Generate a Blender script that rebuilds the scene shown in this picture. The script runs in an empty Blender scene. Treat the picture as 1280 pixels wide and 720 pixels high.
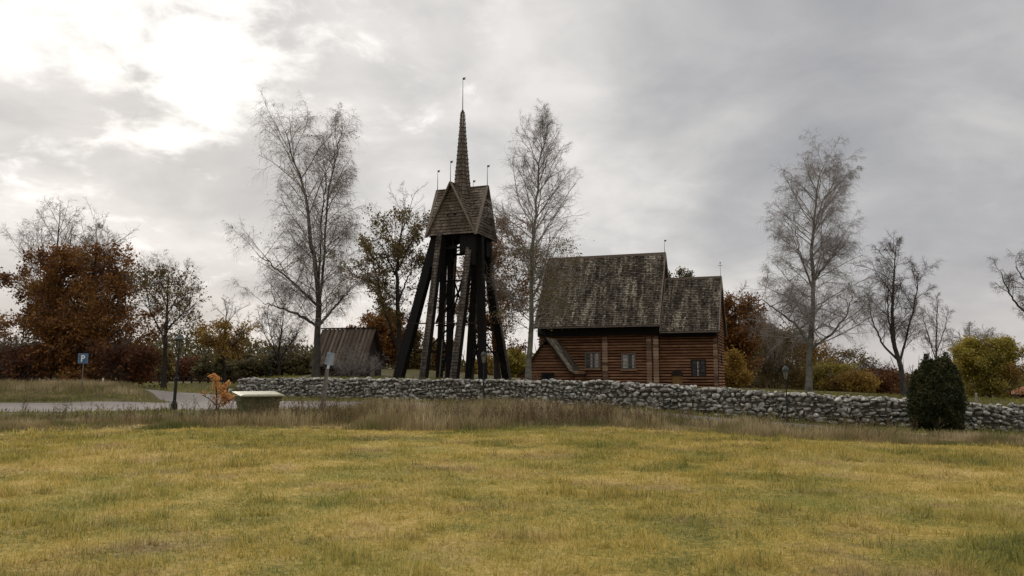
import bpy, math, random
import numpy as np
from mathutils import Vector

random.seed(7)
RNG = np.random.default_rng(11)
R = math.radians
scene = bpy.context.scene
COL = scene.collection

# ------------------------------------------------------------------ camera
F = 995.0; W0, H0 = 1280.0, 720.0; EYE = 1.6
HORIZ = 472.0
PITCH = math.atan((HORIZ - 360.0) / F)
cam_d = bpy.data.cameras.new('camera'); cam = bpy.data.objects.new('camera', cam_d)
COL.objects.link(cam); scene.camera = cam
cam.location = (0, 0, EYE); cam.rotation_euler = (R(90) + PITCH, 0, 0)
cam_d.sensor_width = 36.0; cam_d.lens = 36.0 * F / W0
cam_d.clip_start = 0.1; cam_d.clip_end = 3000

def ray(px, py):
    a = (px - 640) / F; b = (360 - py) / F
    return Vector((a, math.cos(PITCH) - b * math.sin(PITCH), math.sin(PITCH) + b * math.cos(PITCH)))
def at(px, py, Y):                       # point seen at a pixel, Y metres ahead
    d = ray(px, py); t = Y / d.y
    return Vector((d.x * t, Y, EYE + d.z * t))

# ------------------------------------------------------------------ noise
_T = np.random.default_rng(5).random((256, 256))
def vnoise(x, y, s=1.0, o=0):
    x = np.asarray(x, float) / s + 37.3 * o + 1000; y = np.asarray(y, float) / s + 17.9 * o + 1000
    xi = np.floor(x).astype(int); yi = np.floor(y).astype(int)
    fx = x - xi; fy = y - yi; fx = fx * fx * (3 - 2 * fx); fy = fy * fy * (3 - 2 * fy)
    g = lambda i, j: _T[(xi + i) & 255, (yi + j) & 255]
    return (g(0, 0) * (1 - fx) + g(1, 0) * fx) * (1 - fy) + (g(0, 1) * (1 - fx) + g(1, 1) * fx) * fy
def fbm(x, y, s=1.0, o=0, n=3):
    r = 0; a = 1; t = 0
    for k in range(n):
        r = r + a * vnoise(x, y, s / 2 ** k, o + k); t += a; a *= .5
    return r / t
def sst(a, b, x):
    t = np.clip((x - a) / (b - a), 0, 1); return t * t * (3 - 2 * t)

# ------------------------------------------------------------------ terrain
WALL = [(-21.0, 62.5), (-14.5, 58.5), (-7.6, 54.0), (0.0, 49.6), (6.5, 46.0), (11.2, 43.0), (16.5, 41.0), (24.1, 40.0), (34, 41.5), (48, 46)]
WALLZ = [0.17, 0.16, 0.13, 0.02, -0.11, -0.43, -0.75, -1.02, -1.15, -1.3]       # ground at its foot
WALLT = [1.47, 1.47, 1.45, 1.38, 1.28, 0.95, 0.62, 0.17, 0.05, -0.1]            # top of the wall
WX = np.array([p[0] for p in WALL]); WY = np.array([p[1] for p in WALL])
def terrain(x, y):
    x = np.asarray(x, float); y = np.asarray(y, float)
    g = np.interp(x, [-60, -7, 0, 6.5, 11, 16.5, 24, 60, 200], [.12, .13, .02, -.11, -.43, -.75, -1.02, -1.6, -2.5])
    base = g * sst(3, 38, y)
    base = base + np.clip(y - 55, 0, 400) * 0.0165 * sst(-14, -26, x)
    base = base + 0.05 * (fbm(x, y, 6.0, 3) - .5) * sst(2, 12, y) + 0.03 * (vnoise(x, y, 1.3, 4) - .5)
    # grassy mound at the left
    m = np.exp(-(((x + 31) / 9.5) ** 4) - ((y - 53) / 5.5) ** 2) * sst(-19.5, -24, x)
    base = base + 0.85 * m
    wy = np.interp(x, WX, WY)
    yard = 1.38 - 0.032 * (np.clip(x, -6, 60) + 4) + 0.008 * (np.clip(y, 0, 90) - 60)
    yard = np.minimum(yard, np.interp(x, WX, WALLT) - .08 + np.clip(y - wy, 0, 12) * .03)
    yard = yard + 1.0 * np.exp(-(((x + 15) / 11) ** 2) - ((y - 100) / 17) ** 2)
    k = sst(0.15, 0.6, y - wy) * sst(-22.5, -21.2, x) * (1 - sst(110, 170, y))
    yard = yard - .95 * sst(27, 46, x) * sst(3, 25, y - wy)
    return base * (1 - k) + yard * k
def tz(x, y): return float(terrain(x, y))

# ------------------------------------------------------------------ object helpers
def tag(o, label=None, cat=None, group=None, kind=None):
    if label: o['label'] = label
    if cat: o['category'] = cat
    if group: o['group'] = group
    if kind: o['kind'] = kind
    return o
def empty(name, loc, rz=0, **k):
    o = bpy.data.objects.new(name, None); o.empty_display_size = .3
    COL.objects.link(o); o.location = loc; o.rotation_euler = (0, 0, rz)
    return tag(o, **k)
def copy_tree(o, parent=None):
    c = o.copy(); COL.objects.link(c); c.parent = parent
    for ch in [q for q in COL.objects if q.parent == o]: copy_tree(ch, c)
    return c

class MB:
    def __init__(s): s.v = []; s.f = []; s.t = []; s.uv = []
    def poly(s, pts, tint=.5, uv=None):
        i = len(s.v); s.v += [tuple(p) for p in pts]; s.f.append(tuple(range(i, i + len(pts)))); s.t.append(tint)
        s.uv += list(uv) if uv is not None else [(p[0], p[2]) for p in pts]
    def box(s, lo, hi, tint=.5, M=None):
        x0, y0, z0 = lo; x1, y1, z1 = hi
        c = [Vector(q) for q in ((x0, y0, z0), (x1, y0, z0), (x1, y1, z0), (x0, y1, z0), (x0, y0, z1), (x1, y0, z1), (x1, y1, z1), (x0, y1, z1))]
        if M: c = [M @ q for q in c]
        for f in ((3, 2, 1, 0), (4, 5, 6, 7), (0, 1, 5, 4), (1, 2, 6, 5), (2, 3, 7, 6), (3, 0, 4, 7)):
            s.poly([c[k] for k in f], tint)
    def bar(s, a, b, w, h=None, w2=None, h2=None, up=(0, 0, 1), tint=.5):
        a = Vector(a); b = Vector(b); h = h or w; w2 = w2 or w; h2 = h2 or h
        d = (b - a).normalized(); u = Vector(up)
        if abs(d.dot(u)) > .98: u = Vector((0, 1, 0))
        sx = d.cross(u).normalized(); sy = sx.cross(d).normalized()
        c = [a + sx * i * w / 2 + sy * j * h / 2 for i, j in ((-1, -1), (1, -1), (1, 1), (-1, 1))]
        e = [b + sx * i * w2 / 2 + sy * j * h2 / 2 for i, j in ((-1, -1), (1, -1), (1, 1), (-1, 1))]
        s.poly(c[::-1], tint); s.poly(e, tint)
        for k in range(4): s.poly([c[k], c[(k + 1) % 4], e[(k + 1) % 4], e[k]], tint)
    def lathe(s, prof, c=(0, 0, 0), n=10, tint=.5, rot=0):
        for (r0, z0), (r1, z1) in zip(prof[:-1], prof[1:]):
            for k in range(n):
                a0 = rot + 2 * math.pi * k / n; a1 = rot + 2 * math.pi * (k + 1) / n
                P = lambda r, a, z: (c[0] + r * math.cos(a), c[1] + r * math.sin(a), c[2] + z)
                q = [P(r0, a0, z0), P(r0, a1, z0), P(r1, a1, z1), P(r1, a0, z1)]
                if r0 < 1e-5: q = q[1:]
                elif r1 < 1e-5: q = q[:3]
                s.poly(q, tint)
    def shingles(s, A, B, C, D, sw=.18, sh=.22, lift=.03, base=.5, inset=None):
        # A,B lower edge, D,C upper edge; one quad per shingle, its butt end raised
        A, B, C, D = (Vector(q) for q in (A, B, C, D))
        n = (B - A).cross(D - A)
        if n.length < 1e-6: n = (B - A).cross(C - A)
        n.normalize()
        H = ((D - A).length + (C - B).length) / 2; rows = max(1, int(round(H / sh)))
        for r in range(rows):
            v0 = r / rows; v1 = min(1.0, (r + 1.08) / rows)
            l0 = A.lerp(D, v0); r0 = B.lerp(C, v0); l1 = A.lerp(D, v1); r1 = B.lerp(C, v1)
            L = (r0 - l0).length
            k = max(1, int(round(L / sw)))
            cuts = [0.0] + [(i + random.uniform(-.3, .3)) / k for i in range(1, k)] + [1.0]
            for i in range(k):
                e = lift * random.uniform(.7, 1.3); dz = (l1 - l0) * random.uniform(-.10, .03)
                u0, u1 = cuts[i], cuts[i + 1]
                p0 = l0.lerp(r0, u0) + dz + n * e; p1 = l0.lerp(r0, u1) + dz + n * e
                p2 = l1.lerp(r1, u1) + n * .006; p3 = l1.lerp(r1, u0) + n * .006
                t = random.random() if base > .4 else .3 + .4 * random.random()
                uv = [((u0 - .5) * L, v0 * H), ((u1 - .5) * L, v0 * H), ((u1 - .5) * L, v1 * H), ((u0 - .5) * L, v1 * H)]
                s.poly([p0, p1, p2, p3], t, uv)
                s.poly([p0 - n * (e + .004), p1 - n * (e + .004), p1, p0], -1, uv)
    def build(s, name, mat, parent=None, smooth=False):
        m = bpy.data.meshes.new(name); m.from_pydata(s.v, [], s.f)
        l = m.uv_layers.new(name='UVMap'); l.data.foreach_set('uv', np.array(s.uv, 'f').ravel())
        a = m.attributes.new('tint', 'FLOAT', 'FACE'); a.data.foreach_set('value', np.array(s.t, 'f'))
        if smooth: m.polygons.foreach_set('use_smooth', [True] * len(m.polygons))
        m.materials.append(mat); m.update()
        o = bpy.data.objects.new(name, m); COL.objects.link(o); o.parent = parent
        return o

def np_mesh(name, V, loops, sizes, mat, parent=None, tint=None, smooth=False, mats=None, midx=None):
    m = bpy.data.meshes.new(name)
    V = np.ascontiguousarray(V, 'f'); loops = np.ascontiguousarray(loops, 'i'); sizes = np.ascontiguousarray(sizes, 'i')
    m.vertices.add(len(V)); m.vertices.foreach_set('co', V.ravel())
    m.loops.add(len(loops)); m.loops.foreach_set('vertex_index', loops)
    m.polygons.add(len(sizes)); st = np.concatenate(([0], np.cumsum(sizes)[:-1])).astype('i')
    m.polygons.foreach_set('loop_start', st); m.polygons.foreach_set('loop_total', sizes)
    if smooth: m.polygons.foreach_set('use_smooth', np.ones(len(sizes), bool))
    m.update(calc_edges=True)
    if tint is not None:
        a = m.attributes.new('tint', 'FLOAT', 'FACE'); a.data.foreach_set('value', np.ascontiguousarray(tint, 'f'))
    m.materials.append(mat)
    o = bpy.data.objects.new(name, m); COL.objects.link(o); o.parent = parent
    return o

# ------------------------------------------------------------------ materials
def new_mat(name):
    m = bpy.data.materials.new(name); m.use_nodes = True; nt = m.node_tree
    b = nt.nodes['Principled BSDF']; b.inputs['Specular IOR Level'].default_value = .12
    return m, nt, b
def N(nt, typ, **k):
    n = nt.nodes.new(typ)
    for a, v in k.items():
        if a in n.inputs.keys() if isinstance(a, str) else False: n.inputs[a].default_value = v
        else: setattr(n, a, v)
    return n
def ramp(nt, stops, fac):
    r = nt.nodes.new('ShaderNodeValToRGB'); e = r.color_ramp.elements
    while len(e) > 1: e.remove(e[-1])
    e[0].position = stops[0][0]; e[0].color = (*stops[0][1], 1)
    for p, c in stops[1:]:
        x = e.new(p); x.color = (*c, 1)
    nt.links.new(fac, r.inputs[0]); return r.outputs[0]
def noise(nt, scale, detail=4, vec=None, rough=.6, sc=None, coord='Object', dist=0):
    tc = nt.nodes.new('ShaderNodeTexCoord'); src = tc.outputs[coord] if vec is None else vec
    if sc:
        mp = nt.nodes.new('ShaderNodeMapping'); mp.inputs['Scale'].default_value = sc
        nt.links.new(src, mp.inputs[0]); src = mp.outputs[0]
    n = nt.nodes.new('ShaderNodeTexNoise'); n.inputs['Scale'].default_value = scale
    n.inputs['Detail'].default_value = detail; n.inputs['Roughness'].default_value = rough
    n.inputs['Distortion'].default_value = dist
    nt.links.new(src, n.inputs['Vector']); return n.outputs['Fac']
def mth(nt, op, a, b=None, clamp=False):
    m = nt.nodes.new('ShaderNodeMath'); m.operation = op; m.use_clamp = clamp
    for i, v in enumerate((a, b)):
        if v is None: continue
        if isinstance(v, (int, float)): m.inputs[i].default_value = v
        else: nt.links.new(v, m.inputs[i])
    return m.outputs[0]
def mixc(nt, fac, a, b, mode='MIX'):
    m = nt.nodes.new('ShaderNodeMix'); m.data_type = 'RGBA'; m.blend_type = mode
    for s, v in ((m.inputs[0], fac), (m.inputs[6], a), (m.inputs[7], b)):
        if isinstance(v, (int, float)): s.default_value = v
        elif isinstance(v, tuple): s.default_value = (*v, 1)
        else: nt.links.new(v, s)
    return m.outputs[2]
def attr(nt, name='tint'):
    a = nt.nodes.new('ShaderNodeAttribute'); a.attribute_name = name; return a.outputs['Fac']
def bump(nt, b, h, strength=.5, dist=.02):
    n = nt.nodes.new('ShaderNodeBump'); n.inputs['Strength'].default_value = strength; n.inputs['Distance'].default_value = dist
    nt.links.new(h, n.inputs['Height']); nt.links.new(n.outputs[0], b.inputs['Normal'])
def spread(nt, f, lo=.3, hi=.7):
    m = nt.nodes.new('ShaderNodeMapRange'); m.clamp = True
    m.inputs[1].default_value = lo; m.inputs[2].default_value = hi
    nt.links.new(f, m.inputs[0]); return m.outputs[0]

def plain(name, col, rough=.7, var=.25, scale=6, metal=0, sc=None):
    m, nt, b = new_mat(name)
    n = noise(nt, scale, 5, sc=sc)
    dark = tuple(c * (1 - var) for c in col); lite = tuple(min(1, c * (1 + var)) for c in col)
    nt.links.new(ramp(nt, [(.3, dark), (.7, lite)], n), b.inputs['Base Color'])
    b.inputs['Roughness'].default_value = rough; b.inputs['Metallic'].default_value = metal
    bump(nt, b, n, .25, .01)
    return m
def leafmat(name, stops, trans=.35, patch=None, patchscale=.35):
    m, nt, b = new_mat(name)
    t = attr(nt)
    if patch is not None:
        n = spread(nt, noise(nt, patchscale, 3), .35, .65)
        t = mth(nt, 'ADD', mth(nt, 'MULTIPLY', t, 1 - patch), mth(nt, 'MULTIPLY', n, patch))
    c = ramp(nt, stops, t)
    nt.links.new(c, b.inputs['Base Color']); b.inputs['Roughness'].default_value = .75
    b.inputs['Specular IOR Level'].default_value = .2
    tr = nt.nodes.new('ShaderNodeBsdfTranslucent'); nt.links.new(c, tr.inputs[0])
    mx = nt.nodes.new('ShaderNodeMixShader'); mx.inputs[0].default_value = trans
    nt.links.new(b.outputs[0], mx.inputs[1]); nt.links.new(tr.outputs[0], mx.inputs[2])
    nt.links.new(mx.outputs[0], nt.nodes['Material Output'].inputs[0])
    return m
def shinglemat(name, dark, mid, lite, lich, amount=.5):
    m, nt, b = new_mat(name)
    tc = nt.nodes.new('ShaderNodeTexCoord')
    t = attr(nt)
    c = ramp(nt, [(0, (.008, .006, .005)), (.02, dark), (.5, mid), (1, lite)], t)
    st = spread(nt, noise(nt, 1.0, 5, vec=tc.outputs['UV'], sc=(2.2, .20, 1), rough=.65), .48, .58)
    fine = spread(nt, noise(nt, 9, 4, vec=tc.outputs['UV']), .42, .6)
    f = mth(nt, 'MULTIPLY', mth(nt, 'MULTIPLY', st, fine), mth(nt, 'ADD', mth(nt, 'MULTIPLY', t, .8), .35), True)
    c = mixc(nt, mth(nt, 'MULTIPLY', f, amount, True), c, lich)
    dk = spread(nt, noise(nt, .8, 3, vec=tc.outputs['UV'], sc=(1, .5, 1)), .35, .6)
    c = mixc(nt, 1.0, c, ramp(nt, [(0, (.45, .42, .40)), (1, (1.25, 1.25, 1.2))], dk), 'MULTIPLY')
    nt.links.new(c, b.inputs['Base Color']); b.inputs['Roughness'].default_value = .85
    bump(nt, b, noise(nt, 14, 3, vec=tc.outputs['UV'], sc=(3, 1, 1)), .5, .01)
    return m

M = {}
M['roof'] = shinglemat('weathered_shingles', (.024, .019, .014), (.056, .044, .032), (.105, .085, .064), (.40, .36, .28), .85)
M['spire'] = shinglemat('tower_shingles', (.04, .031, .024), (.11, .088, .068), (.23, .19, .155), (.33, .30, .25), .35)
M['legshingle'] = shinglemat('leg_shingles', (.02, .016, .013), (.06, .049, .04), (.135, .115, .095), (.42, .38, .32), .4)
M['tar'] = plain('black_tarred_timber', (.009, .008, .007), .8, .4, 5, sc=(4, 4, .6))
M['iron'] = plain('wrought_iron', (.05, .045, .04), .6, .2)
def logmat():
    m, nt, b = new_mat('red_brown_log')
    tc = nt.nodes.new('ShaderNodeTexCoord')
    t = attr(nt)
    n = noise(nt, 1.3, 6, vec=tc.outputs['UV'], sc=(1.0, 5, 1), rough=.7)
    n2 = noise(nt, .5, 3, vec=tc.outputs['UV'])
    f = mth(nt, 'ADD', mth(nt, 'MULTIPLY', t, .35), mth(nt, 'MULTIPLY', spread(nt, n, .3, .7), .65))
    c = ramp(nt, [(0, (.05, .023, .013)), (.35, (.16, .075, .042)), (.65, (.28, .15, .085)), (1, (.43, .27, .16))], f)
    c = mixc(nt, mth(nt, 'LESS_THAN', t, -.5), c, (.008, .005, .004))
    c = mixc(nt, 1.0, c, ramp(nt, [(.35, (.75, .7, .68)), (.65, (1.2, 1.2, 1.15))], n2), 'MULTIPLY')
    nt.links.new(c, b.inputs['Base Color']); b.inputs['Roughness'].default_value = .75
    bump(nt, b, n, .5, .02)
    return m
M['log'] = logmat()
M['logend'] = plain('log_end', (.30, .17, .09), .8, .4, 8)
M['dark'] = plain('dark_timber', (.03, .02, .014), .8, .4, 4)
M['frame'] = plain('grey_brown_frame', (.15, .12, .095), .7, .3, 10)
M['doorwood'] = plain('yellow_brown_door', (.17, .10, .035), .7, .35, 6)
def glassmat():
    m, nt, b = new_mat('old_window_glass')
    tc = nt.nodes.new('ShaderNodeTexCoord')
    n = noise(nt, 2.2, 2, dist=1.2)
    nt.links.new(ramp(nt, [(.35, (.004, .004, .005)), (.7, (.02, .021, .023))], n), b.inputs['Base Color'])
    b.inputs['Roughness'].default_value = .1; b.inputs['Specular IOR Level'].default_value = .45
    bump(nt, b, n, .35, .05)
    return m
M['glass'] = glassmat()
def stonemat():
    m, nt, b = new_mat('lichened_fieldstone')
    t = attr(nt)
    c = ramp(nt, [(0, (.10, .092, .078)), (.5, (.19, .178, .152)), (.85, (.31, .295, .255)), (1, (.46, .44, .39))], t)
    n = noise(nt, 3.2, 6, rough=.7)
    l = spread(nt, noise(nt, 6.5, 6, rough=.75), .50, .60)
    c = mixc(nt, mth(nt, 'MULTIPLY', l, .75), c, (.60, .585, .52))
    mo = spread(nt, noise(nt, 1.1, 4), .58, .70)
    c = mixc(nt, mth(nt, 'MULTIPLY', mo, .55), c, (.055, .05, .022))
    nt.links.new(c, b.inputs['Base Color']); b.inputs['Roughness'].default_value = .9
    bump(nt, b, noise(nt, 9, 6), .8, .05)
    return m
M['stone'] = stonemat()
def barkmat(name, a, c2, pale=None, amount=0):
    m, nt, b = new_mat(name)
    n = noise(nt, 2.5, 6, sc=(3, 3, 1), rough=.7)
    c = ramp(nt, [(.35, a), (.65, c2)], n)
    if pale:
        f = spread(nt, noise(nt, 1.6, 4, sc=(1, 1, 2.2)), .40, .55)
        c = mixc(nt, mth(nt, 'MULTIPLY', f, amount), c, pale)
    nt.links.new(c, b.inputs['Base Color']); b.inputs['Roughness'].default_value = .9
    bump(nt, b, n, .6, .03)
    return m
M['bark'] = barkmat('dark_bark', (.018, .014, .011), (.05, .042, .034))
M['bark_grey'] = barkmat('grey_bark', (.03, .027, .022), (.085, .078, .065))
M['birch'] = barkmat('birch_bark', (.05, .045, .038), (.13, .12, .10), (.19, .185, .145), .65)
M['twig'] = barkmat('bare_twigs', (.085, .068, .058), (.16, .135, .118))
M['twig_pale'] = barkmat('pale_twigs', (.17, .15, .135), (.32, .285, .255))
M['oak'] = leafmat('rust_leaves', [(0, (.06, .023, .008)), (.35, (.14, .055, .014)), (.7, (.24, .11, .026)), (1, (.30, .19, .045))], .3, .45)
M['maroon'] = leafmat('maroon_leaves', [(0, (.05, .020, .010)), (.6, (.13, .050, .020)), (1, (.21, .10, .036))], .3, .4)
M['olive'] = leafmat('olive_brown_leaves', [(0, (.055, .038, .013)), (.5, (.13, .092, .028)), (1, (.24, .17, .05))], .3, .45)
M['amber'] = leafmat('amber_leaves', [(0, (.11, .055, .012)), (.5, (.25, .145, .03)), (1, (.42, .29, .06))], .35, .4)
M['yellow'] = leafmat('yellow_green_leaves', [(0, (.11, .09, .02)), (.5, (.25, .20, .036)), (1, (.44, .34, .06))], .35, .4)
M['hedge'] = leafmat('dull_green_leaves', [(0, (.032, .028, .012)), (.5, (.08, .068, .024)), (1, (.15, .115, .038))], .25, .5)
M['juniper'] = leafmat('juniper_needles', [(0, (.010, .013, .005)), (.4, (.026, .032, .010)), (.75, (.055, .056, .018)), (1, (.12, .08, .03))], .15, .5, 1.6)
M['orange'] = leafmat('orange_leaves', [(0, (.36, .14, .035)), (.5, (.60, .29, .09)), (1, (.75, .48, .20))], .4, .3)

def field_col(nt, blades):
    tc = nt.nodes.new('ShaderNodeTexCoord'); src = tc.outputs['Object']
    big = spread(nt, noise(nt, .22, 6, rough=.68, dist=.4), .36, .64)
    med = spread(nt, noise(nt, .9, 5, rough=.65), .32, .68)
    f = mth(nt, 'ADD', mth(nt, 'MULTIPLY', big, .34), mth(nt, 'MULTIPLY', med, .30))
    if blades: f = mth(nt, 'ADD', f, mth(nt, 'MULTIPLY', attr(nt), .45))
    else: f = mth(nt, 'ADD', f, mth(nt, 'MULTIPLY', spread(nt, noise(nt, 14, 5)), .45))
    c = ramp(nt, [(.10, (.085, .105, .03)), (.30, (.20, .20, .052)), (.50, (.37, .315, .075)), (.70, (.54, .415, .115)), (.92, (.68, .57, .29))], f)
    gm = mth(nt, 'MULTIPLY', spread(nt, noise(nt, .30, 6, rough=.7, dist=.8), .47, .66), .62)
    c = mixc(nt, gm, c, ramp(nt, [(.2, (.075, .115, .022)), (.8, (.30, .32, .07))], f))
    pm = mth(nt, 'MULTIPLY', spread(nt, noise(nt, .47, 6, rough=.7), .52, .66), .65)
    c = mixc(nt, pm, c, ramp(nt, [(.2, (.19, .13, .06)), (.8, (.50, .38, .22))], f))
    c = mixc(nt, 1.0, c, (.97, .93, .90), 'MULTIPLY')
    return c, med
m, nt, b = new_mat('field_soil_and_thatch')
c, med = field_col(nt, False)
c = mixc(nt, 1.0, c, (.70, .66, .66), 'MULTIPLY')
tcg = nt.nodes.new('ShaderNodeTexCoord'); sp_ = nt.nodes.new('ShaderNodeSeparateXYZ'); nt.links.new(tcg.outputs['Object'], sp_.inputs[0])
far = spread(nt, mth(nt, 'ADD', sp_.outputs[1], mth(nt, 'MULTIPLY', noise(nt, .3, 3), 2)), 26.5, 29.5)
yardc = ramp(nt, [(.3, (.035, .026, .012)), (.5, (.065, .055, .018)), (.7, (.10, .085, .028))], noise(nt, .6, 5))
nt.links.new(mixc(nt, far, c, yardc), b.inputs['Base Color']); b.inputs['Roughness'].default_value = .95
bump(nt, b, noise(nt, 22, 5), .8, .05); M['ground'] = m
m, nt, b = new_mat('field_grass_blades')
c, med = field_col(nt, True)
nt.links.new(c, b.inputs['Base Color']); b.inputs['Roughness'].default_value = .7; b.inputs['Specular IOR Level'].default_value = .25
tr = nt.nodes.new('ShaderNodeBsdfTranslucent'); nt.links.new(c, tr.inputs[0])
mx = nt.nodes.new('ShaderNodeMixShader'); mx.inputs[0].default_value = .35
nt.links.new(b.outputs[0], mx.inputs[1]); nt.links.new(tr.outputs[0], mx.inputs[2]); nt.links.new(mx.outputs[0], nt.nodes['Material Output'].inputs[0])
M['blade'] = m
M['tall'] = leafmat('tall_dry_grass', [(0, (.060, .072, .022)), (.28, (.13, .135, .04)), (.45, (.20, .155, .075)), (.65, (.32, .25, .13)), (.85, (.46, .37, .22)), (1, (.58, .48, .32))], .3, .55, .45)
M['weed'] = leafmat('dead_brown_weeds', [(0, (.05, .032, .016)), (.6, (.14, .09, .045)), (1, (.26, .18, .09))], .2, .3)
M['verge'] = leafmat('green_verge_grass', [(0, (.06, .065, .018)), (.5, (.17, .165, .04)), (1, (.36, .30, .09))], .3, .5, .3)
m, nt, b = new_mat('worn_asphalt')
n = noise(nt, .5, 6, sc=(.3, 1, 1)); n2 = noise(nt, 30, 4)
c = ramp(nt, [(.3, (.075, .061, .052)), (.7, (.13, .108, .093))], n)
c = mixc(nt, .35, c, ramp(nt, [(.35, (.05, .045, .04)), (.65, (.17, .145, .125))], n2))
nt.links.new(c, b.inputs['Base Color']); b.inputs['Roughness'].default_value = .8; bump(nt, b, n2, .4, .01); M['asphalt'] = m
M['path'] = plain('trodden_path', (.24, .20, .11), .95, .35, 2)

# ------------------------------------------------------------------ ground
def sheet(name, xs, ys, mat, dz=0, mask=None):
    X, Y = np.meshgrid(xs, ys); Z = terrain(X, Y) + dz
    V = np.stack([X, Y, Z], -1).reshape(-1, 3); nx, ny = len(xs), len(ys)
    i = (np.arange(ny - 1)[:, None] * nx + np.arange(nx - 1)[None]).ravel()
    Q = np.stack([i, i + 1, i + nx + 1, i + nx], 1)
    return np_mesh(name, V, Q.ravel(), np.full(len(Q), 4), mat, smooth=True)
xs = np.unique(np.concatenate([np.linspace(-1500, -90, 24), np.arange(-90, 90, .5), np.linspace(90, 1500, 24)]))
ys = np.unique(np.concatenate([np.linspace(-300, -10, 8), np.arange(-10, 125, .35), np.linspace(125, 1800, 30)]))
tag(sheet('ground', xs, ys, M['ground']), kind='structure')

def strip(name, pts, mat, dz=.03, kind='structure', nw=14, step=.8, **k):
    P = []; 
    for (x0, y0, w0), (x1, y1, w1) in zip(pts[:-1], pts[1:]):
        n = max(2, int(math.hypot(x1 - x0, y1 - y0) / step))
        for i in range(n): t = i / n; P.append((x0 + (x1 - x0) * t, y0 + (y1 - y0) * t, w0 + (w1 - w0) * t))
    P.append(pts[-1]); P = np.array(P)
    for _ in range(6): P[1:-1] = (P[:-2] + P[2:] + 2 * P[1:-1]) / 4
    d = np.gradient(P[:, :2], axis=0); d /= np.linalg.norm(d, axis=1)[:, None]; n = np.stack([-d[:, 1], d[:, 0]], 1)
    jit = 1 + .12 * (vnoise(np.arange(len(P)), 0 * P[:, 0], 4, 8) - .5)
    t = np.linspace(-1, 1, nw)
    XY = P[:, None, :2] + n[:, None] * (t[None, :, None] * (P[:, 2] * jit)[:, None, None] / 2)
    Z = terrain(XY[..., 0], XY[..., 1]) + dz - .05 * (np.abs(t)[None] > .99)
    V = np.concatenate([XY, Z[..., None]], -1).reshape(-1, 3)
    i = (np.arange(len(P) - 1)[:, None] * nw + np.arange(nw - 1)[None]).ravel()
    Q = np.stack([i, i + nw, i + nw + 1, i + 1], 1)
    return tag(np_mesh(name, V, Q[:, ::-1].ravel(), np.full(len(Q), 4), mat, smooth=True), kind=kind, **k)
ROAD = [(-90, 35, 11), (-40, 37, 11), (-24, 39.5, 12), (-14, 43.5, 13), (-6, 43, 9), (4, 38.5, 6), (14, 35.5, 4)]
strip('road', ROAD, M['asphalt'])
LANE = [(-14, 45, 6), (-20, 53, 7), (-27, 62, 7), (-35, 70, 6.5), (-48, 77, 6), (-90, 88, 6)]
strip('lane', LANE, M['asphalt'], dz=.034)
strip('path', [(9, 36.3, 1.6), (14, 34.2, 1.6), (20, 32.3, 1.5), (28, 30.5, 1.5), (45, 29, 1.5)], M['path'], dz=.025)
def near_line(x, y, pts):
    d = np.full(np.shape(x), 1e9)
    for (x0, y0, w0), (x1, y1, w1) in zip(pts[:-1], pts[1:]):
        L2 = (x1 - x0) ** 2 + (y1 - y0) ** 2
        t = np.clip(((x - x0) * (x1 - x0) + (y - y0) * (y1 - y0)) / L2, 0, 1)
        d = np.minimum(d, np.hypot(x - x0 - t * (x1 - x0), y - y0 - t * (y1 - y0)) - (w0 + (w1 - w0) * t) / 2)
    return d

# ------------------------------------------------------------------ grass blades
def blades(name, x, y, h, w, mat, lean=.35, tint=None, dz=0, coh=0, **k):
    n = len(x); z = terrain(x, y) + dz
    az = RNG.random(n) * 2 * np.pi; ln = np.abs(RNG.normal(0, lean, n)) + .05
    la = RNG.random(n) * 2 * np.pi
    if coh: la = fbm(x, y, coh, 77, 2) * 14 + RNG.normal(0, .7, n)
    dx = np.cos(la) * ln * h; dy = np.sin(la) * ln * h
    cx, cy = np.cos(az) * w / 2, np.sin(az) * w / 2
    V = np.empty((n, 5, 3))
    zt = np.sqrt(np.maximum(.15, 1 - np.minimum(ln, .92) ** 2)) * h
    V[:, 0] = np.stack([x - cx, y - cy, z - .01], 1); V[:, 1] = np.stack([x + cx, y + cy, z - .01], 1)
    V[:, 2] = np.stack([x + .35 * dx + cx * .8, y + .35 * dy + cy * .8, z + .6 * zt], 1)
    V[:, 3] = np.stack([x + .35 * dx - cx * .8, y + .35 * dy - cy * .8, z + .6 * zt], 1)
    V[:, 4] = np.stack([x + dx, y + dy, z + zt], 1)
    b = np.arange(n)[:, None] * 5
    L = np.concatenate([b + np.array([[0, 1, 2, 3]]), b + np.array([[3, 2, 4]])], 1).ravel()
    S = np.tile([4, 3], n)
    if tint is None: tint = RNG.random(n)
    o = np_mesh(name, V.reshape(-1, 3), L, S, mat, tint=np.repeat(tint, 2))
    return tag(o, kind='stuff', **k)
def edge_y(x): return 23.5 + 1.6 * np.exp(-((x - 1) / 7) ** 2) + .8 * np.sin(x * .55) - .10 * np.clip(x - 4, 0, 30) - .035 * np.clip(-x, 0, 30)

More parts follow.
